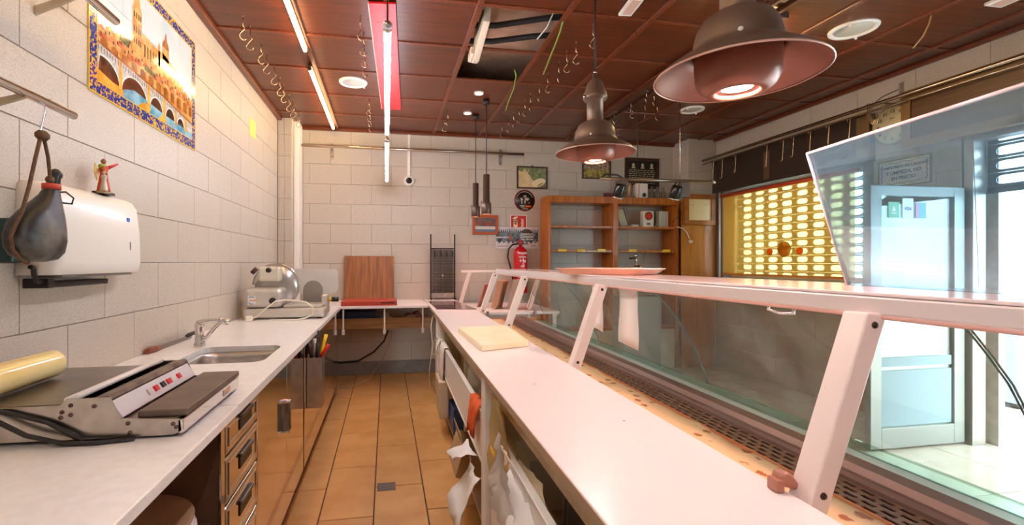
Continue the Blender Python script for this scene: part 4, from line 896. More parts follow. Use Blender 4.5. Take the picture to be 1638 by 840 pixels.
# ---- corner stand beyond the display
cs = thing('corner_stand','white topped corner stand with metal legs behind the far end of the display','stand',(1.3,5.1,0))
MB().box(.905,4.62,.885,1.78,5.62,.912).build('top', WLAM, cs, bevel=.003)
for x in (1.0,1.5): MB().box(x,4.60,.88,x+.022,4.63,.925).build('clip', ALUG, cs)
for x,y in ((.92,5.57),(1.74,4.68),(1.74,5.57)): MB().box(x-.02,y-.02,0,x+.02,y+.02,.885).build('leg', ALU, cs)
for y,x0,x1 in ((5.72,.885,1.02),):
    MB().prism([(x0,y,.912),(x0+.05,y,.912),(x1+.03,y,1.30),(x1-.02,y,1.30)],(0,.04,0)).build('leaning_post', ALU, cs, bevel=.004)
    MB().box(x1-.10,y-.01,1.295,1.60,y+.05,1.325).build('top_bar', ALU, cs, bevel=.004)
    MB().box(.885,5.60,.885,1.6,y+.06,.912).build('rear_strip', WLAM, cs)
BR1 = M('carton_tan','b98d6c',.7,col2='a97c5c',scale=6); PKG = M('carton_grey','a08a78',.6)
for i,(x,y,wd,h,t,ang,mt,lab) in enumerate(((1.06,5.25,.20,.27,.02,.32,M('carton_rose','b0776a',.5),'rose coloured flat pack leaning at the left end of the corner stand'),
    (1.20,5.02,.26,.31,.06,.25,BR1,'tan cardboard pack leaning second from the left on the corner stand'),(1.36,4.95,.24,.32,.06,.22,PKG,'grey brown pack leaning beside the tan one on the corner stand'))):
    p = thing('cardboard_pack', lab, 'pack', (x,y,.912), group='packs leaning on the corner stand')
    R_ = Matrix.Translation((x,y,.915)) @ Matrix.Rotation(-.5,4,'Z') @ Matrix.Rotation(ang,4,'Y')
    mb = MB().box(-t/2,-wd/2,0,t/2,wd/2,h); mb.xf(R_); zmin = min(v.z for v in mb.v); mb.xf(Matrix.Translation((0,0,.9125-zmin))); mb.build('board', mt, p, bevel=.004)
    mb = MB().box(-t/2-.001,-wd*.06,.02,t/2+.001,wd*.06,h-.01).xf(R_).xf(Matrix.Translation((0,0,.9125-zmin))).build('tape', M('brown_tape','8f6a4a',.3), p)
tw = thing('white_tray_stack','white rounded plastic tray leaning on its side on the corner stand','tray',(1.55,4.9,.913))
R_ = Matrix.Translation((1.56,4.95,.913)) @ Matrix.Rotation(-.35,4,'Z') @ Matrix.Rotation(.30,4,'Y')
mb = MB().box(-.02,-.22,0,.02,.22,.33).xf(R_); zmin = min(v.z for v in mb.v); mb.xf(Matrix.Translation((0,0,.9125-zmin))).build('tray', M('rose_tray','ecd2c8',.35), tw, bevel=.018)
mb = MB().box(-.03,-.23,.02,-.02,.23,.32).xf(R_).xf(Matrix.Translation((0,0,.9125-zmin))).build('rim', M('rose_rim','f3e4de',.3), tw, bevel=.004)
# ------------------------------------------------------------------ back wall: counter, boards, rack
bc = thing('back_counter','narrow white counter on brackets along the back wall','counter',(0,5.6,ZW))
MB().prism([(XL+.002,5.175,ZW-.028),(.462,5.175,ZW-.028),(.462,YB-.001,ZW-.028),(-1.018,YB-.001,ZW-.028),(-1.018,5.685,ZW-.028),(XL+.002,5.685,ZW-.028)],(0,0,.028)).build('top', WLAM, bc, bevel=.003)
B(.474,5.262,ZW-.028,.865,YB-.001,ZW).build('top', WLAM, bc, bevel=.003)
for x in (-.46,-.02,.40):
    b_ = MB(); b_.box(x-.008,5.20,ZW-.29,x+.008,5.212,ZW-.028).box(x-.008,5.212,ZW-.045,x+.008,5.95,ZW-.03).box(x-.015,5.196,ZW-.31,x+.015,5.214,ZW-.255)
    b_.build('bracket', WPL, bc, bevel=.002)
tr_ = thing('shelf_trough','pale wooden trough fixed on the wall under the back counter','shelf',(0,5.8,.63))
PALEW = M('pale_wood','dcb88e',.6,col2='c49a6c',scale=5,stretch=(.6,6,6))
B(-.60,5.70,.625,.55,5.72,.75).build('front_board', PALEW, tr_, bevel=.003); B(-.60,5.72,.625,.55,YB-.013,.64).build('base_board', PALEW, tr_)
for x in (-.60,.53): B(x,5.72,.64,x+.02,YB-.013,.75).build('end_board', PALEW, tr_)
single(B(-.50,5.75,.641,-.12,5.98,.83),'blue_box',M('blue_box','27407f',.45),'dark blue plastic box in the wooden trough','box',bevel=.012)
mb = bag_mesh((.0,5.84,.641),(.10,.08,.16),5); single(mb,'white_rag',M('rag','e6dcd2',.85,bump=.4,bscale=20),'white crumpled rag beside the blue box in the trough','rag')
mb = bag_mesh((.30,5.85,.641),(.16,.08,.15),8); single(mb,'red_white_packet',M('red_packet','d8c8bc',.6,col2='b0302a',scale=12,mixlo=.5,mixhi=.56),'red and white crumpled packet in the trough','packet')
single(MB().tube([(.33,5.75,.81),(.38,5.69,.83),(.42,5.685,.78),(.43,5.69,.70),(.44,5.69,.62)],.008,8),'red_strap',M('red_strap','c0262c',.6),'red strap hanging over the edge of the wooden trough','strap')
single(MB().tube([(.02,5.70,.60),(-.03,5.85,.45),(-.15,5.98,.30),(-.35,6.02,.18),(-.62,6.03,.165)],.010,8),'black_cable',RUBBER,'thick black cable curving down the wall under the back counter','cable')
single(MB().tube([(.06,5.72,.60),(.03,5.80,.40),(-.06,5.75,.22),(-.20,5.55,.06),(-.40,5.42,.008),(-.60,5.40,.006)],.004,6),'thin_cable',M('grey_cable','a39a90',.5),'thin pale cable curving down to the floor under the back counter','cable')
rs = thing('red_board','red plastic chopping board lying on the back counter','board',(-.19,5.4,ZW))
B(-.485,5.20,ZW+.001,.115,5.62,ZW+.052).build('slab', M('red_board','b8412c',.45,col2='a33522',scale=6), rs, bevel=.006)
B(-.06,5.1985,ZW+.022,.09,5.2005,ZW+.040).build('dark_mark', M('dark_mark','5a1c16',.5), rs)
wd = thing('wooden_board','large wooden chopping board leaning against the back wall behind the red board','board',(-.21,5.9,ZW))
mb = MB()
BW = M('board_wood','a8662f',.42,col2='7d4720',scale=4,detail=6,stretch=(9,1,.7))
R_ = Matrix.Translation((-.21,5.93,ZW+.001)) @ Matrix.Rotation(-.16,4,'X')
for i in range(6): MB().box(-.305+i*.1017,-.015,0,-.305+(i+1)*.1017-.0012,.015,.56).xf(R_).build('stave', BW, wd, bevel=.0015)
rk = thing('wire_rack','black wire display rack with hooks standing by the back wall','rack',(.72,5.98,ZW))
for x in (.562,.872):
    MB().box(x-.008,5.972,ZW,x+.008,5.988,1.785).build('upright', BLACK, rk)
    MB().box(x-.01,5.90,ZW,x+.01,6.02,ZW+.014).build('foot', BLACK, rk)
for z in (1.60,1.035): MB().box(.57,5.974,z-.006,.864,5.986,z+.006).build('cross_bar', BLACK, rk)
mb = MB()
for i in range(1,20): mb.cyl((.57+.0147*i,5.98,1.04),(.57+.0147*i,5.98,1.595),.0034,4)
for i in range(1,30): mb.cyl((.57,5.981,1.035+.0188*i),(.864,5.981,1.035+.0188*i),.0034,4)
o = mb.build('wire_mesh', BLACK, rk); o['kind'] = 'stuff'
MB().box(.574,5.965,ZW+.02,.862,5.975,1.03).build('steel_plate', STEEL, rk)
for i in range(4): MB().tube([(.61+i*.075,5.975,1.565),(.61+i*.075,5.955,1.56),(.61+i*.075,5.93,1.52),(.61+i*.075,5.925,1.50),(.61+i*.075,5.935,1.495)],.008,6).build('hook', BLACK, rk)
MB().box(.705,5.972,1.24,.725,5.975,1.265).build('white_scrap', WPL, rk)
rl = thing('back_rail','long steel rail on two brackets across the back wall','rail',(.37,5.95,2.85))
MB().cyl((-1.05,5.95,2.852),(1.795,5.95,2.852),.017,14).build('bar', M('rose_steel','c8b0a0',.25,1.), rl)
for x in (-.667,1.50):
    MB().box(x-.022,YB-.006,2.72,x+.022,YB,2.93).build('wall_plate', ALUG, rl, bevel=.002); MB().box(x-.012,5.94,2.825,x+.012,YB-.006,2.84).build('arm', ALUG, rl)
    for z in (2.75,2.90): MB().lathe([(.0001,0),(.008,0),(.006,.004),(.0001,.005)],(x,YB-.006,z),8,rot('X',PI/2)).build('bolt', BRONZE, rl)
dm = thing('dome_camera','small white dome camera under a white conduit on the back wall','camera',(.287,6.0,2.47))
B(.270,YB-.022,2.52,.304,YB,ZC-.03).build('conduit', WPL, dm, bevel=.004)
MB().lathe([(.0001,0),(.068,0),(.068,.02),(.055,.04),(.0001,.04)],(.287,YB,2.47),28,rot('X',PI/2)).build('housing', WPL, dm)
MB().lathe([(.04,.036),(.038,.052),(.026,.068),(.0001,.075)],(.287,YB,2.47),24,rot('X',PI/2)).build('lens_dome', M('lens_black','222126',.1), dm)
# ------------------------------------------------------------------ framed pictures, signs, poster
def framed(name, lab, x0, x1, z0, z1, fw, fmat, art, cat='picture', y=YB, d=.02, tilt=0):
    t = thing(name, lab, cat, ((x0+x1)/2, y, z0))
    for b in ((x0,x1,z1-fw,z1),(x0,x1,z0,z0+fw),(x0,x0+fw,z0+fw,z1-fw),(x1-fw,x1,z0+fw,z1-fw)):
        B(b[0],y-d,b[2],b[1],y-.001,b[3]).build('frame_side', fmat, t, bevel=.002)
    return t
def flat(t, name, mat, polys, y):
    mb = MB(); mb.open = True
    for p in polys: mb.poly([(x,y,z) for x,z in p])
    return mb.build(name, mat, t)
def rect(x0,x1,z0,z1): return [(x0,z0),(x1,z0),(x1,z1),(x0,z1)]
def oval(cx,cz,rx,rz,n=18,a=0): return [(cx+rx*math.cos(q)*math.cos(a)-rz*math.sin(q)*math.sin(a), cz+rx*math.cos(q)*math.sin(a)+rz*math.sin(q)*math.cos(a)) for q in [2*PI*k/n for k in range(n)]]
DKF = M('dark_frame','4a2c1c',.4)
pg = framed('framed_photo','dark framed photo of a pale resting animal on the back wall above the round sticker',1.725,2.155,2.415,2.715,.018,DKF,None)
flat(pg,'print',M('photo_green','8f9468',.5,col2='5f6a48',scale=30),[rect(1.743,2.137,2.433,2.697)],YB-.008)
flat(pg,'pale_shape',M('photo_cream','e6cfa0',.5,col2='d6b984',scale=10),[[(1.743,2.433),(2.02,2.433),(2.0,2.48),(1.93,2.55),(1.88,2.62),(1.90,2.69),(1.86,2.63),(1.84,2.69),(1.80,2.64),(1.743,2.66)]],YB-.010)
flat(pg,'animal',M('photo_cream2','efdcb4',.5),[oval(2.03,2.50,.10,.052,20,.35)],YB-.012)
flat(pg,'animal_shade',M('photo_tan','b9945e',.5),[oval(2.05,2.475,.05,.012,12,.5)],YB-.0135)
MB().ball((1.94,YB-.01,2.722),.012,8).build('hanger', BRONZE, pg)
st = thing('round_sticker','round black sticker with a world map and red rim on the back wall','sticker',(1.835,YB,2.255))
def wdisc(r0, d0, mat, nm, c=(1.835,2.255)): return MB().lathe([(.0001,0),(r0,0),(r0,d0),(.0001,d0)],(c[0],YB,c[1]),36,rot('X',PI/2)).build(nm, mat, st)
wdisc(.145,.002,M('dark_red_rim','b0252a',.4),'rim'); wdisc(.135,.003,M('sticker_black','17130f',.35),'disc')
MP = M('map_grey','cfc4b8',.5)
flat(st,'map',MP,[[(1.775,2.285),(1.80,2.29),(1.81,2.27),(1.80,2.25),(1.787,2.245),(1.78,2.265)],[(1.79,2.245),(1.805,2.24),(1.80,2.215),(1.792,2.205),(1.787,2.225)],[(1.825,2.275),(1.85,2.29),(1.89,2.29),(1.90,2.275),(1.885,2.26),(1.87,2.25),(1.85,2.265)],[(1.828,2.262),(1.848,2.26),(1.85,2.235),(1.84,2.21),(1.832,2.235)],[(1.885,2.225),(1.905,2.235),(1.902,2.215)]],YB-.0035)
rr = [(1.835+.118*math.cos(a),2.255+.118*math.sin(a)) for a in [PI*.12+PI*.76*k/20 for k in range(21)]]
MB().tube([(x,YB-.0032,z) for x,z in rr],.0045,4).build('arc_band', MP, st)
flat(st,'orange_band',M('orange_print','ef6a2a',.4),[rect(1.845,1.925,2.165,2.19)],YB-.0035)
flat(st,'text_lines',MP,[rect(1.765,1.835,2.178,2.19),rect(1.78,1.835,2.163,2.172),rect(1.80,1.88,2.138,2.147),rect(1.82,1.86,2.315,2.323),rect(1.815,1.865,2.30,2.307)],YB-.0036)
es = thing('extinguisher_sign','red and white fire extinguisher sign behind the winter poster','sign',(1.748,YB,1.875))
B(1.634,YB-.003,1.84,1.866,YB,2.06).build('plate', PAPER, es); flat(es,'red_field',M('sign_red','c8141c',.4),[rect(1.645,1.856,1.84,2.05)],YB-.0035)
CRM = M('sign_cream','efe2b4',.5)
flat(es,'extinguisher_symbol',CRM,[rect(1.68,1.735,1.84,1.975),oval(1.7075,1.975,.0275,.02)],YB-.004)
flat(es,'handle_symbol',CRM,[[(1.675,2.0),(1.72,2.01),(1.745,2.03),(1.73,2.04),(1.70,2.035),(1.668,2.01)]],YB-.004); flat(es,'label_symbol',RED,[rect(1.692,1.722,1.93,1.95)],YB-.0045)
text('lettering','extintor',.062,(1.80,YB-.004,1.905),(0,0,1),(-1,0,0),CRM,es,bold=.002,shear=.2)
of = framed('orange_framed_photo','photo in a wide orange wood frame behind the slim pendants',1.12,1.465,1.79,2.05,.036,M('orange_frame','b5562a',.4),None)
flat(of,'print',M('photo_dark','4a5568',.4,col2='8f6a52',scale=26),[rect(1.156,1.429,1.90,2.014)],YB-.008); flat(of,'pale_band',M('photo_snow','d8cfca',.5),[rect(1.156,1.429,1.86,1.90)],YB-.008); flat(of,'blue_band',M('photo_blue','6d7896',.5),[rect(1.156,1.429,1.826,1.86)],YB-.008)
flat(of,'red_spots',M('photo_red','a04a34',.5),[rect(1.19,1.25,1.92,1.96),rect(1.28,1.38,1.91,1.95)],YB-.0085)
po = thing('winter_poster','wide poster of a snowy forest behind the fire extinguisher','poster',(1.72,YB,1.61))
B(1.435,YB-.0065,1.608,2.025,YB-.004,1.893).build('sheet', M('poster_snow','e6dcda',.5,col2='cfc6ca',scale=8), po)
flat(po,'forest',M('poster_forest','39424a',.5,col2='7d8890',scale=16,mixlo=.4,mixhi=.6),[[(1.437,1.70)]+[(1.437+.588*k/28,1.69+.02*math.sin(k*2.1)) for k in range(1,28)]+[(2.023,1.70),(2.023,1.86)]+[(2.023-.586*k/40,1.85+(.03 if k%2 else -.03)) for k in range(1,40)]+[(1.437,1.86)]],YB-.007)
flat(po,'red_hat_figure',M('poster_rust','b0583a',.5),[[(1.61,1.72),(1.665,1.72),(1.65,1.77),(1.637,1.84),(1.625,1.77)]],YB-.0075)
flat(po,'dark_hill',M('poster_brown','4a3a36',.5),[[(1.77,1.80)]+[(1.86+.09*math.cos(a),1.80+.07*math.sin(a)) for a in [PI-PI*k/10 for k in range(11)]]],YB-.0075)
PW = M('poster_white','f4efec',.5)
text('lettering','PAMPLONICA',.028,(1.53,YB-.0085,1.755),(1,0,0),(0,0,1),PW,po,bold=.001)
for s_, z, tx in ((.034,1.805,'Despierta tu'),(.052,1.767,'Corazón!'),(.032,1.732,'Llega Navidad')): text('lettering',tx,s_,(1.86,YB-.0085,z),(1,0,0),(0,0,1),PW,po,shear=.25,bold=.0008)
flat(po,'small_lines',M('poster_grey','9a908e',.5),[rect(1.46,1.62,1.64,1.646),rect(1.46,1.60,1.63,1.635),rect(1.93,1.99,1.645,1.655)],YB-.007)
fe = thing('fire_extinguisher','red fire extinguisher with a black hose on the back wall','extinguisher',(1.74,5.93,1.02))
MB().lathe([(.0001,0),(.085,0),(.092,.01),(.092,.52),(.085,.56),(.05,.60),(.022,.615),(.022,.64),(.0001,.64)],(1.742,5.93,1.02),32).build('cylinder', M('extinguisher_red','c8101c',.22,coat=.4), fe)
MB().box(1.70,5.915,1.655,1.79,5.945,1.675).build('valve', BRONZE, fe, bevel=.003)
MB().prism([(1.705,5.918,1.678),(1.75,5.918,1.682),(1.81,5.918,1.66),(1.815,5.918,1.668),(1.755,5.918,1.70),(1.74,5.918,1.73),(1.70,5.918,1.70)],(0,.024,0)).build('lever', RED, fe, bevel=.003)
MB().cyl((1.79,5.93,1.665),(1.845,5.93,1.665),.006,8).build('pin', BLACK, fe)
MB().tube([(1.70,5.92,1.665),(1.63,5.91,1.655),(1.575,5.90,1.60),(1.56,5.90,1.50),(1.585,5.90,1.40),(1.615,5.90,1.30),(1.63,5.90,1.20)],.011,8).build('hose', RUBBER, fe)
EXW = M('extinguisher_white','f3e6e2',.4)
for z, h, w_, tx in ((1.54,.036,0,'POLVO'),(1.445,.05,0,'6 kg'),(1.37,.026,0,'ABC'),(1.49,.02,0,'EXTINTOR')): text('lettering',tx,h,(1.745,5.836,z),(1,0,0),(0,0,1),EXW,fe,bold=.0012)
for z in (1.30,1.22): MB().prism([(1.69,5.836,z),(1.725,5.836,z),(1.7075,5.836,z+.04)],(0,-.002,0)).build('warning_triangle', EXW, fe)
for z in (1.325,1.305,1.245,1.225): B(1.735,5.8345,z,1.80,5.8365,z+.008).build('text_line', EXW, fe)
MB().box(1.70,6.02,1.30,1.78,YB-.001,1.36).build('wall_bracket', BRONZE, fe)
lf = framed('landscape_photo','dark framed photo of animals in a meadow hanging left of the award frame',2.655,3.075,2.575,2.83,.018,DKF,None)
flat(lf,'print',M('photo_meadow','b8a548',.5,col2='6d5c34',scale=24,mixlo=.42,mixhi=.58),[rect(2.673,3.057,2.593,2.70)],YB-.008); flat(lf,'upper_print',M('photo_herd','cbb08a',.5,col2='5a4a40',scale=34),[rect(2.673,3.057,2.70,2.812)],YB-.008)
aw = framed('award_frame','large dark frame with three pale crests above lines of text','picture' and 3.29,3.81,2.46,2.89,.04,M('award_frame_wood','3f2619',.35),None)
flat(aw,'print',M('award_black','1a1512',.3),[rect(3.33,3.77,2.50,2.85)],YB-.008)
AWC = M('award_cream','cbbb98',.5)
for cx in (3.42,3.56,3.70): flat(aw,'crest',AWC,[oval(cx,2.79,.022,.028)],YB-.0085); flat(aw,'crest_base',AWC,[[(cx-.035,2.745),(cx+.035,2.745),(cx+.02,2.765),(cx-.02,2.765)]],YB-.0088)
for k in range(8):
    z = 2.715-.026*k; r = random.Random(k); x = 3.35
    while x < 3.74:
        w_ = r.uniform(.02,.06); flat(aw,'text_line',AWC,[rect(x,min(x+w_,3.755),z,z+.009)],YB-.0085); x += w_+.014
# ------------------------------------------------------------------ shelving unit
bk_ = thing('shelving_unit','tall orange brown wooden shelving unit with two bays by the back wall','shelves',(2.97,5.9,0))
X0, X1, YFR, YBK = 2.05, 3.905, 5.72, YB-.012
OAK = WOOD
for x0,x1 in ((X0,X0+.035),(2.945,3.02),(X1-.05,X1)): B(x0,YFR,0,x1,YBK,2.20).build('upright', OAK, bk_, bevel=.003)
B(X0,YFR,2.20,X1,YBK,2.285).build('cornice', OAK, bk_, bevel=.003)
for z in (1.90,1.582,1.20,.55):
    B(X0+.036,YFR+.012,z-.028,2.944,YBK,z).build('shelf', OAK, bk_, bevel=.003); B(3.021,YFR+.012,z-.028,X1-.051,YBK,z).build('shelf', OAK, bk_, bevel=.003)
B(X0+.036,YFR+.02,0,X1-.051,YFR+.04,.52).build('lower_door', M('cream_front','d6c8b0',.4), bk_, bevel=.003)
for i, x in enumerate((2.246,2.505,2.79,3.235,3.725)):
    single(B(x-.055,5.728,1.562,x+.055,5.7315,1.597),'price_label',YELLOW,'yellow price label on the middle shelf edge, '+ORD[i]+' from the left','label','yellow labels on the shelf edges')
sp = thing('wood_panel','orange wooden panel beside the shelving unit below the certificate','panel',(4.17,5.69,0))
B(3.91,5.672,0,4.42,5.69,2.26).build('board', M('orange_panel','c07a2c',.35,col2='a8661f',scale=4,stretch=(6,6,.6),coat=.3), sp, bevel=.003)
ct = framed('certificate','pale certificate in a thick wooden frame above the orange panel',3.935,4.405,1.925,2.34,.065,M('cert_frame','b06a26',.35,col2='8f5018',scale=5),None,'certificate',5.671,.035)
flat(ct,'sheet',M('cert_paper','f2e2b8',.5),[rect(4.0,4.34,1.99,2.275)],5.655)
flat(ct,'text_line',M('cert_ink','8f8468',.5),[rect(4.05,4.09,2.20,2.205),rect(4.24,4.29,2.20,2.205)],5.6545)
cbl = thing('alarm_button','white round button hanging on a white cable beside the shelving unit','button',(4.03,5.66,1.70))
MB().tube([(3.85,5.70,1.902),(3.92,5.66,1.88),(3.98,5.655,1.82),(4.02,5.655,1.74)],.006,6).build('cable', WPL, cbl); MB().ball((4.03,5.645,1.70),.028,12).build('button_body', WPL, cbl)
d1 = thing('alarm_box','white box with a red lamp on the upper shelf of the right bay','box',(3.50,5.83,1.90))
B(3.425,5.80,1.902,3.585,5.88,2.12).build('case', WPL, d1, bevel=.008); MB().lathe([(.056,0),(.056,.01),(.044,.012),(.044,.0)],(3.505,5.80,2.05),24,rot('X',PI/2)).build('ring', DARKST, d1)
MB().lathe([(.043,0),(.035,.012),(.018,.02),(.0001,.022)],(3.505,5.80,2.05),20,rot('X',PI/2)).build('red_lamp', M('lamp_red','b81c1a',.2,emit=.04,emitcol='ff3020'), d1); B(3.48,5.797,1.93,3.53,5.8,1.96).build('display', M('lcd','6d7468',.3), d1)
d2 = single(B(3.69,5.84,1.901,3.83,5.93,2.125),'grey_box',M('pale_grey_box','c9cdc0',.45),'pale grey box at the right end of the upper shelf','box',bevel=.006)
d3 = thing('tilted_frame','pale plastic frame leaning at the left of the right upper shelf','frame',(3.2,5.85,1.9))
MB().box(-.05,-.006,0,.05,.006,.235).xf(Matrix.Translation((3.185,5.86,1.906)) @ Matrix.Rotation(-.22,4,'Y') @ Matrix.Rotation(-.18,4,'X')).xf(Matrix.Translation((0,0,.007))).build('back', M('pale_frame','d6d2b8',.4), d3, bevel=.003)
MB().box(.048,-.012,0,.058,.012,.235).xf(Matrix.Translation((3.185,5.86,1.906)) @ Matrix.Rotation(-.22,4,'Y') @ Matrix.Rotation(-.18,4,'X')).xf(Matrix.Translation((0,0,.013))).build('dark_edge', M('frame_edge','6d6450',.4), d3)
single(B(3.265,5.80,1.901,3.36,5.87,1.935),'small_white_box',WPL,'small low white box beside the leaning pale frame on the shelf','box',bevel=.006)
single(MB().tube([(3.60,5.80,1.906),(3.62,5.79,1.935),(3.645,5.80,1.95),(3.655,5.82,1.908),(3.68,5.83,1.905)],.005,6),'white_wire',WPL,'loop of white wire between the two boxes on the shelf','wire')
single(MB().tube([(3.82,5.735,1.96),(3.85,5.71,2.02),(3.90,5.665,2.03),(3.91,5.664,2.10),(3.95,5.63,2.15),(3.90,5.664,2.22),(3.88,5.70,2.12)],.004,6),'brown_wires',M('brown_wire','3a2618',.5),'tangled brown wires on the right upright of the shelving unit','wire')
o1 = thing('white_radio','white box with a round dark dial on top of the shelving unit','box',(3.41,5.82,2.285))
B(3.335,5.80,2.286,3.495,5.92,2.49).build('case', WPL, o1, bevel=.005); MB().lathe([(.0001,0),(.028,0),(.024,.012),(.0001,.014)],(3.44,5.80,2.335),18,rot('X',PI/2)).build('dial', BLACK, o1); B(3.345,5.797,2.30,3.375,5.80,2.48).build('rose_strip', M('rose_strip','e0b8a8',.5), o1)
single(B(2.89,5.85,2.286,3.03,5.88,2.355),'red_plaque',M('dark_red_plaque','6d2024',.4),'small dark red plaque on top of the shelving unit','plaque')
o2 = thing('trophy','tan trophy figure on a dark block left of the white box on the shelving unit','trophy',(3.2,5.86,2.285))
B(3.20,5.82,2.286,3.31,5.90,2.33).build('block', M('trophy_block','8f7450',.5), o2, bevel=.003); MB().lathe([(.035,0),(.02,.03),(.022,.07),(.038,.11),(.034,.15),(.02,.17),(.0001,.18)],(3.255,5.86,2.33),16).build('figure', M('trophy_tan','b08f5f',.4,.3), o2)
o2b = single(B(3.13,5.88,2.286,3.19,5.93,2.50),'dark_bottle_box',M('dark_carton','4a382c',.5),'dark upright carton behind the trophy on the shelving unit','carton')
for i,(x,r) in enumerate(((3.58,.035),(3.66,.04),(3.75,.032))):
    single(MB().lathe([(.0001,.001),(r*.7,.001),(r,.03),(r,.09),(r*.5,.12),(r*.45,.16),(r*.55,.17)],(x,5.84,2.286),16),'glass_jar',veil('jar_glass%d'%i,'b8b0a4',.55,'e8e4dc'),'small clear glass jar on top of the shelving unit, '+ORD[i]+' from the white box','jar','glass jars on the shelving unit')
bt2 = thing('drinks_tap','chrome drinks tap with a side handle standing in front of the shelving unit','tap',(3.1,5.45,1.0))
B(2.9,5.34,0,3.4,5.66,.995).build('tap_cabinet', M('tap_cabinet','8f8478',.4), bt2, bevel=.004); MB().cyl((3.12,5.45,.995),(3.12,5.45,1.30),.028,16).build('column', CHROME, bt2)
MB().ball((3.13,5.43,1.345),(.062,.05,.052),16).build('tap_head', CHROME, bt2); MB().tube([(3.12,5.43,1.385),(3.105,5.42,1.44),(3.095,5.41,1.49)],[.02,.018,.022],12).build('neck', CHROME, bt2)
MB().tube([(3.095,5.41,1.47),(3.05,5.40,1.475),(3.0,5.39,1.47)],[.014,.010,.012],8).build('handle', M('tap_dark','3a3430',.3,.6), bt2); MB().lathe([(.0001,0),(.02,0),(.02,.02),(.0001,.022)],(3.093,5.41,1.50),12).build('cap', CHROME, bt2)
# ------------------------------------------------------------------ pendants
BZ = M('bronze_lacquer','7a6352',.36,.35,col2='6c5646',scale=5); BZI = M('bronze_inside','8c5a48',.35,.2)
BULB = M('rose_bulb','ffe8e0',.5,emit=ROSE,emitcol='ffc4be')
def pendant(x, y, z, s, lab):
    t = thing('pendant_lamp', lab, 'lamp', (x,y,z), group='bronze pendants over the meat display')
    c = (x,y,z)
    out = [(.224,0),(.219,.008),(.200,.026),(.172,.045),(.145,.060),(.121,.072),(.117,.085),(.115,.105),(.108,.135),(.092,.162),(.068,.178),(.05,.185)]
    inn = [(.048,.181),(.066,.174),(.089,.158),(.104,.132),(.111,.104),(.113,.083),(.119,.068),(.143,.056),(.170,.041),(.198,.022),(.217,.004),(.224,0)]
    m = MB(); m.open = True; m.lathe([(r*s,q*s) for r,q in out],c,48); m.m = 1; m.lathe([(r*s,q*s) for r,q in inn],c,48)
    m.build('shade', [BZ,BZI], t)
    MB().lathe([(r*s,q*s) for r,q in ((.222,-.002),(.226,0),(.226,.003),(.221,.004),(.222,-.002))],c,48).build('rim', M('rim_pale','c9a898',.3,.4), t)
    MB().lathe([(r*s,q*s) for r,q in ((.048,.18),(.046,.19),(.046,.30),(.062,.305),(.068,.318),(.066,.33),(.062,.335),(.064,.345),(.058,.352),(.052,.37),(.044,.40),(.028,.42),(.014,.427),(.012,.46),(.0001,.462))],c,32).build('neck', BZ, t)
    m = MB(); m.m = 0; m.lathe([(r*s,q*s) for r,q in ((.05,.15),(.112,.10),(.113,.03),(.110,-.005),(.098,-.030),(.078,-.045),(.060,-.048),(.056,-.040),(.056,-.032))],c,40); m.build('inner_bowl', BZI, t)
    MB().lathe([(r*s,q*s) for r,q in ((.056,-.034),(.052,-.037),(.040,-.034),(.040,-.030))],c,32).build('lamp_bezel', DARKST, t)
    MB().lathe([(.0001,-.034*s),(.041*s,-.033*s),(.041*s,-.028*s),(.0001,-.027*s)],c,24).build('bulb', BULB, t)
    for a in (-2.2,-.3,1.9): MB().ball((x+.116*s*math.cos(a),y+.116*s*math.sin(a),z+.085*s),.0075,8).build('rivet', WPL, t)
    MB().ball((x-.068*s,y-.01,z+.318*s),.011,8).build('side_screw', CHROME, t)
    MB().cyl((x,y,z+.46*s),(x,y,ZC-.01),.0055,8).build('cord', RUBBER, t); MB().cyl((x,y,z+.46*s),(x,y,z+.475*s),.009,8).build('cord_clamp', CHROME, t)
pendant(.998,1.19,1.958,1.0,'large bronze pendant lamp nearest the camera, cut by the top edge of the picture')
pendant(.95,-.15,1.96,1.0,'unseen bronze pendant lamp added behind the camera to light the near display')  # out of view, put in for rose light on the near posts
pendant(1.177,2.5,2.043,1.0,'bronze pendant lamp hung above the hanging papers, farther from the camera')
SB = M('slim_bulb','ffe6dc',.5,emit=SLIM,emitcol='ffb098'); BRN = M('slim_bronze','5d4a40',.35,.5)
for x,y,zb,zt,lab in ((1.0,5.2,1.938,2.322,'lower of the two slim bronze pendants by the back wall'),(1.016,4.7,1.916,2.328,'slim bronze pendant with the longer body, nearer of the two by the back wall')):
    t = thing('slim_pendant',lab,'lamp',(x,y,zb))
    MB().lathe([(.046,.012),(.048,0),(.050,.002),(.050,.115),(.046,.120),(.034,.125),(.034,zt-zb-.005),(.030,zt-zb),(.0001,zt-zb)],(x,y,zb),24).build('body', BRN, t)
    MB().lathe([(.0001,.012),(.044,.012),(.044,.016),(.0001,.017)],(x,y,zb),20).build('bulb', SB, t)
    MB().cyl((x,y,zt),(x,y,ZC-.02),.0045,6).build('cord', RUBBER, t); MB().lathe([(.0001,0),(.034,0),(.034,.05),(.0001,.05)],(x,y,ZC-.052),16).build('ceiling_cup', BLACK, t)
    MB().tube([(x-.05,y,zb+.115),(x-.058,y,zb+.125),(x-.046,y,zb+.135)],.004,6).build('side_clip', BRN, t)
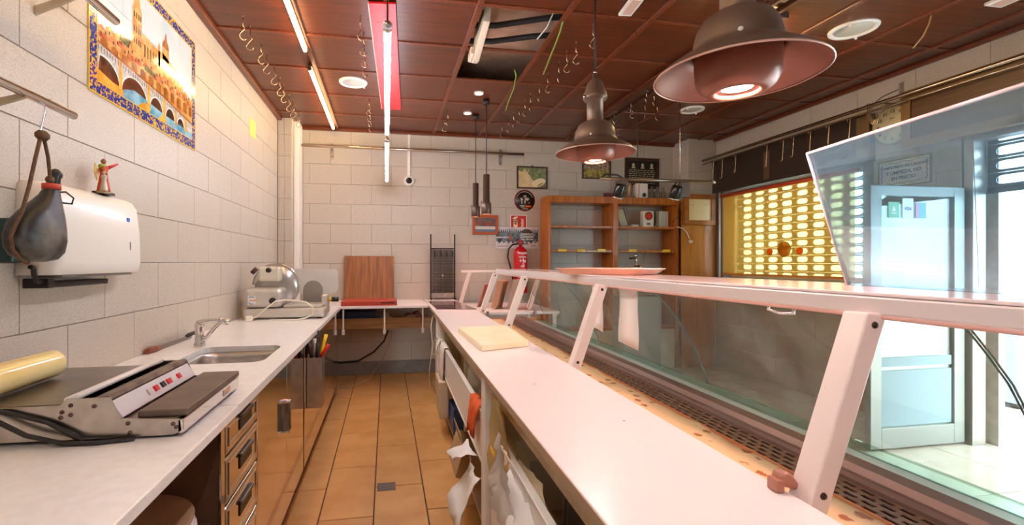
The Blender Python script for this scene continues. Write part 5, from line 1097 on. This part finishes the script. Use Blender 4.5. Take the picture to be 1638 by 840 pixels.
# hanging spot bar
tb_ = thing('spot_bar','hanging steel bar with a chrome end in front of the shelving unit','rail',(2.65,4.2,2.23))
MB().cyl((2.03,4.2,2.23),(3.25,4.2,2.232),.016,14).build('bar', M('bar_steel','8f7f6c',.3,.9), tb_); MB().ball((3.255,4.2,2.232),.022,10).build('end_ball', CHROME, tb_)
for x in (2.42,2.88): MB().cyl((x,4.2,2.245),(x,4.2,ZC-.012),.004,6).build('wire', RUBBER if x < 2.6 else CHROME, tb_)
MB().tube([(2.03,4.2,2.235),(2.09,4.2,2.275),(2.20,4.2,2.27),(2.26,4.2,2.245)],.008,6).build('cable', RUBBER, tb_)
MB().box(2.87,4.17,2.07,2.97,4.23,2.215).build('driver_box', BRONZE, tb_, bevel=.004); MB().box(2.20,4.17,2.13,2.31,4.23,2.215).build('driver_box', BRONZE, tb_, bevel=.004)
for x, s_ in ((2.22,-1),(2.82,-1)):
    h = thing('black_spotlight','black round spotlight on the hanging bar, '+('left one' if x < 2.5 else 'right one beside the certificate'),'lamp',(x,4.2,2.1))
    R_ = rot('X',.35) @ rot('Y',.1)
    MB().lathe([(.0001,.07),(.045,.07),(.052,.05),(.054,-.05),(.048,-.06),(.044,-.05),(.0001,-.045)],(x,4.18,2.11),20,R_).build('body', M('gloss_black','121110',.15), h); MB().lathe([(.049,-.058),(.052,-.066),(.044,-.066),(.043,-.055)],(x,4.18,2.11),20,R_).build('chrome_ring', CHROME, h)
    MB().tube([(x,4.19,2.17),(x+.01,4.2,2.20),(x+.02,4.2,2.218)],.008,6).build('arm', BLACK, h)
# ------------------------------------------------------------------ ceiling details
rb = thing('red_ceiling_board','long narrow red board under the ceiling beside the white tube','board',(.015,4.06,3.07))
MB().prism([(-.111,3.03,3.07),(.058,3.01,3.07),(.155,5.08,3.07),(-.046,5.09,3.07)],(0,0,.012)).build('face', M('red_board_face','d8121f',.4), rb)
MB().prism([(-.117,3.03,3.068),(-.111,3.03,3.068),(-.046,5.09,3.068),(-.052,5.09,3.068)],(0,0,.016)).build('pale_edge', M('board_edge','e8b8a0',.5), rb)
for k in range(2): MB().prism([(-.07+.03*k,3.25+.5*k,3.0698),(.05+.03*k,3.24+.5*k,3.0698),(.051+.03*k,3.255+.5*k,3.0698),(-.069+.03*k,3.265+.5*k,3.0698)],(0,0,-.0004)).build('dark_line', M('board_line','a80c18',.5), rb)
for x,y,r,lab,big in ((-.303,4.452,.128,'large round ceiling light between the warm tube and the red board',1),(3.304,2.813,.15,'large round ceiling light nearest the shop door',1),(3.302,4.603,.128,'round ceiling light in front of the window blind',1),(.9,4.514,.048,'small round downlight nearer the open ceiling panel',0),(.896,5.137,.048,'small round downlight nearer the slim pendants',0)):
    t = thing('round_ceiling_light' if big else 'small_downlight',lab,'lamp',(x,y,ZC-.01))
    MB().lathe([(r*.78,.0),(r*.80,-.012),(r*.96,-.012),(r,-.004),(r,.004),(r*.78,.004)],(x,y,ZC-.003),36).build('rim', WPL, t)
    MB().lathe([(.0001,0),(r*.78,-.001),(r*.78,.003),(.0001,.003)],(x,y,ZC-.004),30).build('diffuser', M('diffuser_grey','c9c0b0',.35) if big else M('downlight_glow','ffe9d6',.4,emit=2.5,emitcol='ffd0b8'), t)
    for a in ((.6,3.7) if big else ()): MB().box(x+r*.9*math.cos(a)-.008,y+r*.9*math.sin(a)-.004,ZC-.03,x+r*.9*math.cos(a)+.008,y+r*.9*math.sin(a)+.004,ZC-.012).build('clip', WPL, t)
for x,y,sx,sy,lab,a in ((1.56,2.78,.045,.11,'white emergency light on the ceiling near the top edge of the picture',-.1),(3.85,2.30,.07,.07,'white square fitting on the ceiling near the right wall',0)):
    t = thing('emergency_light',lab,'lamp',(x,y,ZC)); R_ = Matrix.Translation((x,y,ZC-.02)) @ Matrix.Rotation(a,4,'Z')
    MB().box(-sx,-sy,-.012,sx,sy,.008).xf(R_).build('case', WPL, t, bevel=.005); MB().box(-sx*.6,-sy*.75,-.016,sx*.6,sy*.75,-.0122).xf(R_).build('lens', M('lens_rose','d8b0a0',.3), t)
# what shows through the missing panels
jb = thing('junction_box','pale junction box hanging open from the hole in the ceiling','box',(.70,3.45,3.05))
R_ = Matrix.Translation((.685,3.40,3.10)) @ Matrix.Rotation(.08,4,'Y') @ Matrix.Rotation(-.15,4,'X')
MB().prism([(-.02,-.22,.10),(-.02,.10,.10),(-.02,.22,.0),(-.02,.22,-.08),(-.02,.14,-.11),(-.02,-.22,-.03)],(.05,0,0)).xf(R_).build('case', M('aged_white','d6c4ac',.5), jb, bevel=.006)
MB().box(-.05,.08,-.09,-.022,.20,-.03).xf(R_).build('terminal', M('terminal_white','d8c8b4',.5), jb, bevel=.004); MB().box(-.045,.11,-.075,-.051,.15,-.05).xf(R_).build('red_switch', RED, jb)
for k in range(3): MB().tube([(-.03,-.1+.05*k,.08),(-.06,-.1+.05*k,.12),(-.05,-.05+.04*k,.2),(.0,.0,.3)],.004,6).xf(R_).build('wire', M('wire%d'%k,('d8d0c0','8f7a4a','3a3a3a')[k],.5), jb)
mb = MB(); hp = [((.55,3.62,3.28),(.85,3.56,3.28),(1.22,3.42,3.30),(1.6,3.3,3.30)),((.5,3.75,3.22),(.85,3.70,3.22),(1.15,3.56,3.22),(1.5,3.45,3.22)),((.45,3.25,3.31),(.7,3.14,3.31),(1.0,3.02,3.32),(1.3,2.85,3.32)),((.45,3.10,3.27),(.62,3.06,3.27),(.8,2.99,3.27),(1.1,2.85,3.27))]
for i, h in enumerate(hp): single(MB().tube(h,.022,10),'black_duct',RUBBER,('longest black corrugated pipe crossing the hole in the ceiling','lower thin black pipe crossing the hole in the ceiling','black pipe at the near edge of the ceiling hole','short black pipe beside the near edge of the ceiling hole')[i],'pipe')
single(MB().tube([(1.17,3.02,3.25),(1.18,3.15,3.22),(1.17,3.30,3.16),(1.13,3.40,3.12)],.005,6),'white_wire',WPL,'white wire hanging inside the hole in the ceiling','wire')
single(MB().tube([(.67,2.98,3.33),(.655,3.05,3.3),(.66,3.15,3.22),(.68,3.25,3.2)],.004,6),'pale_wire',CORD,'pale wire running up from the junction box','wire')
YG = M('yellow_green_wire','7d9a3a',.45)
single(MB().tube([(1.19,3.01,3.10),(1.22,3.15,3.07),(1.25,3.35,3.05),(1.27,3.55,3.02),(1.29,3.72,2.99)],.006,6),'earth_wire',YG,'green and yellow wire dangling from the hole nearer the camera','wire')
single(MB().tube([(1.10,3.93,3.10),(1.13,3.98,3.07),(1.18,4.25,3.05),(1.20,4.50,3.03),(1.22,4.70,3.0)],.006,6),'earth_wire',YG,'green and yellow wire dangling from the far edge of the hole','wire')
single(MB().tube([(3.62,2.55,ZC-.012),(3.63,2.57,3.04),(3.62,2.60,2.97),(3.58,2.63,2.90)],.005,6),'dangling_cable',M('tan_cable','b8966a',.5),'short pale cable dangling from the ceiling near the clock','cable')
hr = thing('hook_rail','long double steel rail under the ceiling carrying meat hooks','rail',(2.45,4,3.06))
for x in (2.395,2.505): MB().box(x-.012,1.2,3.035,x+.012,5.85,3.07).build('rail_bar', M('rail_brown','6d4632',.3,.5), hr)
for y in (1.4,2.6,3.8,5.0,5.8): MB().box(2.383,y-.012,3.07,2.517,y+.012,3.086).build('cross_tie', M('rail_brown','6d4632',.3,.5), hr)
HOOKM = M('hook_steel','c8b49c',.25,1.)
def hook_mb(h, r):
    pts = [(0,0,0),(0,0,-h*.45)]+[(r*.5*math.sin(a),0,-h*.45-r*.5+r*.5*math.cos(a)) for a in [PI*.25*k for k in range(1,4)]]
    zc = -h+r; pts += [(-r*math.cos(a)*1.0,0,zc-r*math.sin(a)) for a in [ -.6+ (PI+.6)*k/9 for k in range(10)]]
    return MB().tube(pts,.0032,6)
def hook_row(group, lab, spots, h=.17, r=.024, rotz=None, z=ZC-.012, order='from the camera'):
    p = None
    for i,(x,y) in enumerate(spots):
        rz = (rotz if rotz is not None else .4)+random.uniform(-.5,.5)
        l = lab % ORD[i]
        if p is None:
            p = thing('ceiling_hook', l, 'hook', (0,0,0), 0, group, local=True)
            hook_mb(h,r).build('wire', HOOKM, p); MB().lathe([(.0001,0),(.007,0),(.005,-.012),(.0001,-.014)],(0,0,0),8).build('eye', BRONZE, p)
            o = p
        else: o = dup(p, label=l)
        o.location = (x,y,z); o.rotation_euler = (0,0,rz)
hook_row('ceiling hooks along the left wall','bare steel hook in the ceiling row beside the left wall, %s from the camera',[(-.95,3.35),(-.945,3.50),(-.93,3.73),(-.935,3.92),(-.93,4.15),(-.945,4.42),(-.95,4.60),(-.95,4.86),(-.95,5.05),(-.955,5.20),(-.96,5.42)])
hook_row('ceiling hooks beside the red board','bare steel hook in the row left of the red board, %s from the camera',[(-.172,3.22),(-.162,3.455),(-.166,3.66),(-.168,3.84),(-.172,4.85),(-.175,5.05),(-.176,5.25),(-.176,5.45)])
hook_row('ceiling hooks right of the open panel','bare steel hook in the row right of the ceiling hole, %s from the camera',[(1.42,3.05),(1.41,3.32),(1.40,3.48),(1.41,3.68),(1.40,3.92),(1.40,4.15),(1.40,4.42),(1.40,4.60),(1.40,4.82),(1.39,5.0),(1.385,5.2),(1.36,5.42)])
hook_row('ceiling hooks near the back wall','bare steel hook near the small downlights, %s from the camera',[(.66,5.05),(.655,5.30)])
hook_row('hooks on the double rail','steel hook hanging on the double ceiling rail, %s from the camera',[(2.395,3.30),(2.395,3.55),(2.395,3.78),(2.395,4.0),(2.505,4.05),(2.395,4.28),(2.505,4.45),(2.395,4.62),(2.505,4.85),(2.395,5.05)],.12,.024,z=3.034)
hook_row('hooks between rail and window','steel hook in the short row right of the double rail, %s from the left',[(2.62,4.40),(2.77,4.42),(2.77,5.25)],.19,.03)
# ------------------------------------------------------------------ right wall: hook rail, clock, sign
rr_ = thing('window_rail','long steel rail on brackets above the window with hanging hooks','rail',(4.25,4,2.81))
MB().cyl((4.25,.8,2.828),(4.25,5.75,2.806),.017,14).build('bar', M('warm_steel','b8a690',.22,1.), rr_); MB().cyl((4.25,.8,2.775),(4.25,5.75,2.755),.008,10).build('lower_bar', M('warm_steel','b8a690',.22,1.), rr_)
for y in (3.36,5.72):
    MB().box(4.385 if 3.4 < y < 5.69 else XR-.005,y-.02,2.70,XR+.0,y+.02,3.0).build('wall_plate', ALUG, rr_, bevel=.002); MB().box(4.25,y-.012,2.795,XR-.005,y+.012,2.81).build('arm', ALUG, rr_)
def whook(y, h, lab, i):
    t = thing('rail_hook', lab, 'hook', (4.25,y,2.74), 0, 'hooks on the rail above the window')
    pts = [(4.25,y+.014,2.735),(4.25,y+.014,2.755),(4.25,y,2.768),(4.25,y-.012,2.758),(4.25,y-.012,2.73),(4.25,y,2.74-h+.05)]+[(4.25,y+.02-.02*math.cos(a),2.74-h+.03-.022*math.sin(a)) for a in [PI*k/6 for k in range(7)]]
    MB().tube(pts,.0042,6).build('wire', HOOKM, t)
for i,(y,h) in enumerate(((5.50,.24),(5.33,.24),(5.10,.21),(4.62,.24),(4.40,.22),(4.27,.20),(4.07,.23),(3.87,.22),(3.66,.20))):
    whook(y,h,'steel hook on the rail above the window blind, '+ORD[i]+' from the back wall',i)
sh_ = thing('hook_bunch','bunch of bent wire hooks on the rail beside the clock','hook',(4.25,3.45,2.8))
for k in range(3): MB().tube([(4.25,3.47+.02*k,2.82),(4.25,3.46+.02*k,2.845),(4.25,3.44+.02*k,2.83),(4.24,3.46+.015*k,2.74),(4.24,3.43+.01*k,2.66),(4.24,3.40+.02*k,2.635),(4.24,3.385+.02*k,2.67),(4.24,3.40+.02*k,2.74)],.0045,6).build('wire_hook', HOOKM, sh_)
MB().tube([(4.24,3.48,2.80),(4.30,3.40,2.88),(4.40,3.35,2.93)],.004,6).build('tie_wire', M('tie_wire','4a4038',.4,.6), sh_)
ck = thing('wall_clock','round cream wall clock with black numerals above the blue lettered sign','clock',(XR,3.36,2.64))
CX_, CY_, CZ_ = 4.41, 3.40, 2.635
Rk = rot('Y',-PI/2)
MB().lathe([(.0001,-.035),(.172,-.035),(.178,-.01),(.172,.012),(.16,.014),(.158,.004),(.0001,.004)],(CX_,CY_,CZ_),40,Rk).build('case', M('clock_rim','a89878',.3,.3), ck)
MB().lathe([(.0001,.004),(.158,.004),(.158,.006),(.0001,.0065)],(CX_,CY_,CZ_),40,Rk).build('dial', M('clock_face','efdfae',.4), ck)
for h in range(1,13):
    a = h*PI/6; text('numeral',str(h),.042,(CX_-.0072,CY_-.122*math.sin(a),CZ_+.122*math.cos(a)),(0,-1,0),(0,0,1),PRINT,ck,bold=.0006)
for ln, a, w_ in ((.085,-1.72,.005),(.125,-1.60,.0035)):
    d = Vector((0,-math.sin(a),math.cos(a))); n = Vector((0,d.z,-d.y)); p = Vector((CX_-.009,CY_,CZ_))
    MB().prism([p-d*.02+n*w_,p-d*.02-n*w_,p+d*ln-n*w_*.5,p+d*ln+n*w_*.5],(-.002,0,0)).build('hand', PRINT, ck)
text('lettering','quartz',.016,(CX_-.0072,CY_,CZ_+.06),(0,-1,0),(0,0,1),PRINT,ck)
sg = thing('motto_sign','old tile sign with a Spanish motto in blue letters beside the doorway','sign',(XR,3.33,2.09))
B(4.436,3.125,2.085,XR,3.545,2.33).build('plate', M('sign_plate','e0d6c6',.3,col2='d2c6b2',scale=8), sg, bevel=.004)
bd = MB()
for b in ((3.125,3.135,2.085,2.33),(3.535,3.545,2.085,2.33),(3.135,3.535,2.085,2.095),(3.135,3.535,2.32,2.33)): bd.box(4.433,b[0],b[2],4.436,b[1],b[3])
bd.build('rim', M('sign_rim','9a8a66',.4), sg)
INK = M('sign_ink','5a6480',.5)
for z, tx, s_ in ((2.262,'COMPETIMOS EN CALIDAD',.031),(2.212,'Y LIMPIEZA, NO',.040),(2.162,'EN PRECIO',.040)): text('lettering',tx,s_,(4.4345,3.335,z),(0,-1,0),(0,0,1),INK,sg,bold=.001)
mb = MB(); mb.tube([(4.4345,3.20+.27*k/16,2.300+.006*math.sin(k)) for k in range(17)],.003,5); mb.build('ornament', M('sign_gold','b08a5a',.4), sg)
MB().tube([(4.4345,3.20+.27*k/16,2.118+.006*math.sin(k*1.3)) for k in range(17)],.003,5).build('ornament', M('sign_green','7d8f70',.4), sg)
for y in (3.155,3.515): MB().tube([(4.4345,y+.006*math.sin(k*1.7),2.12+.17*k/14) for k in range(15)],.004,5).build('ornament', M('sign_blue','7080a8',.4), sg)
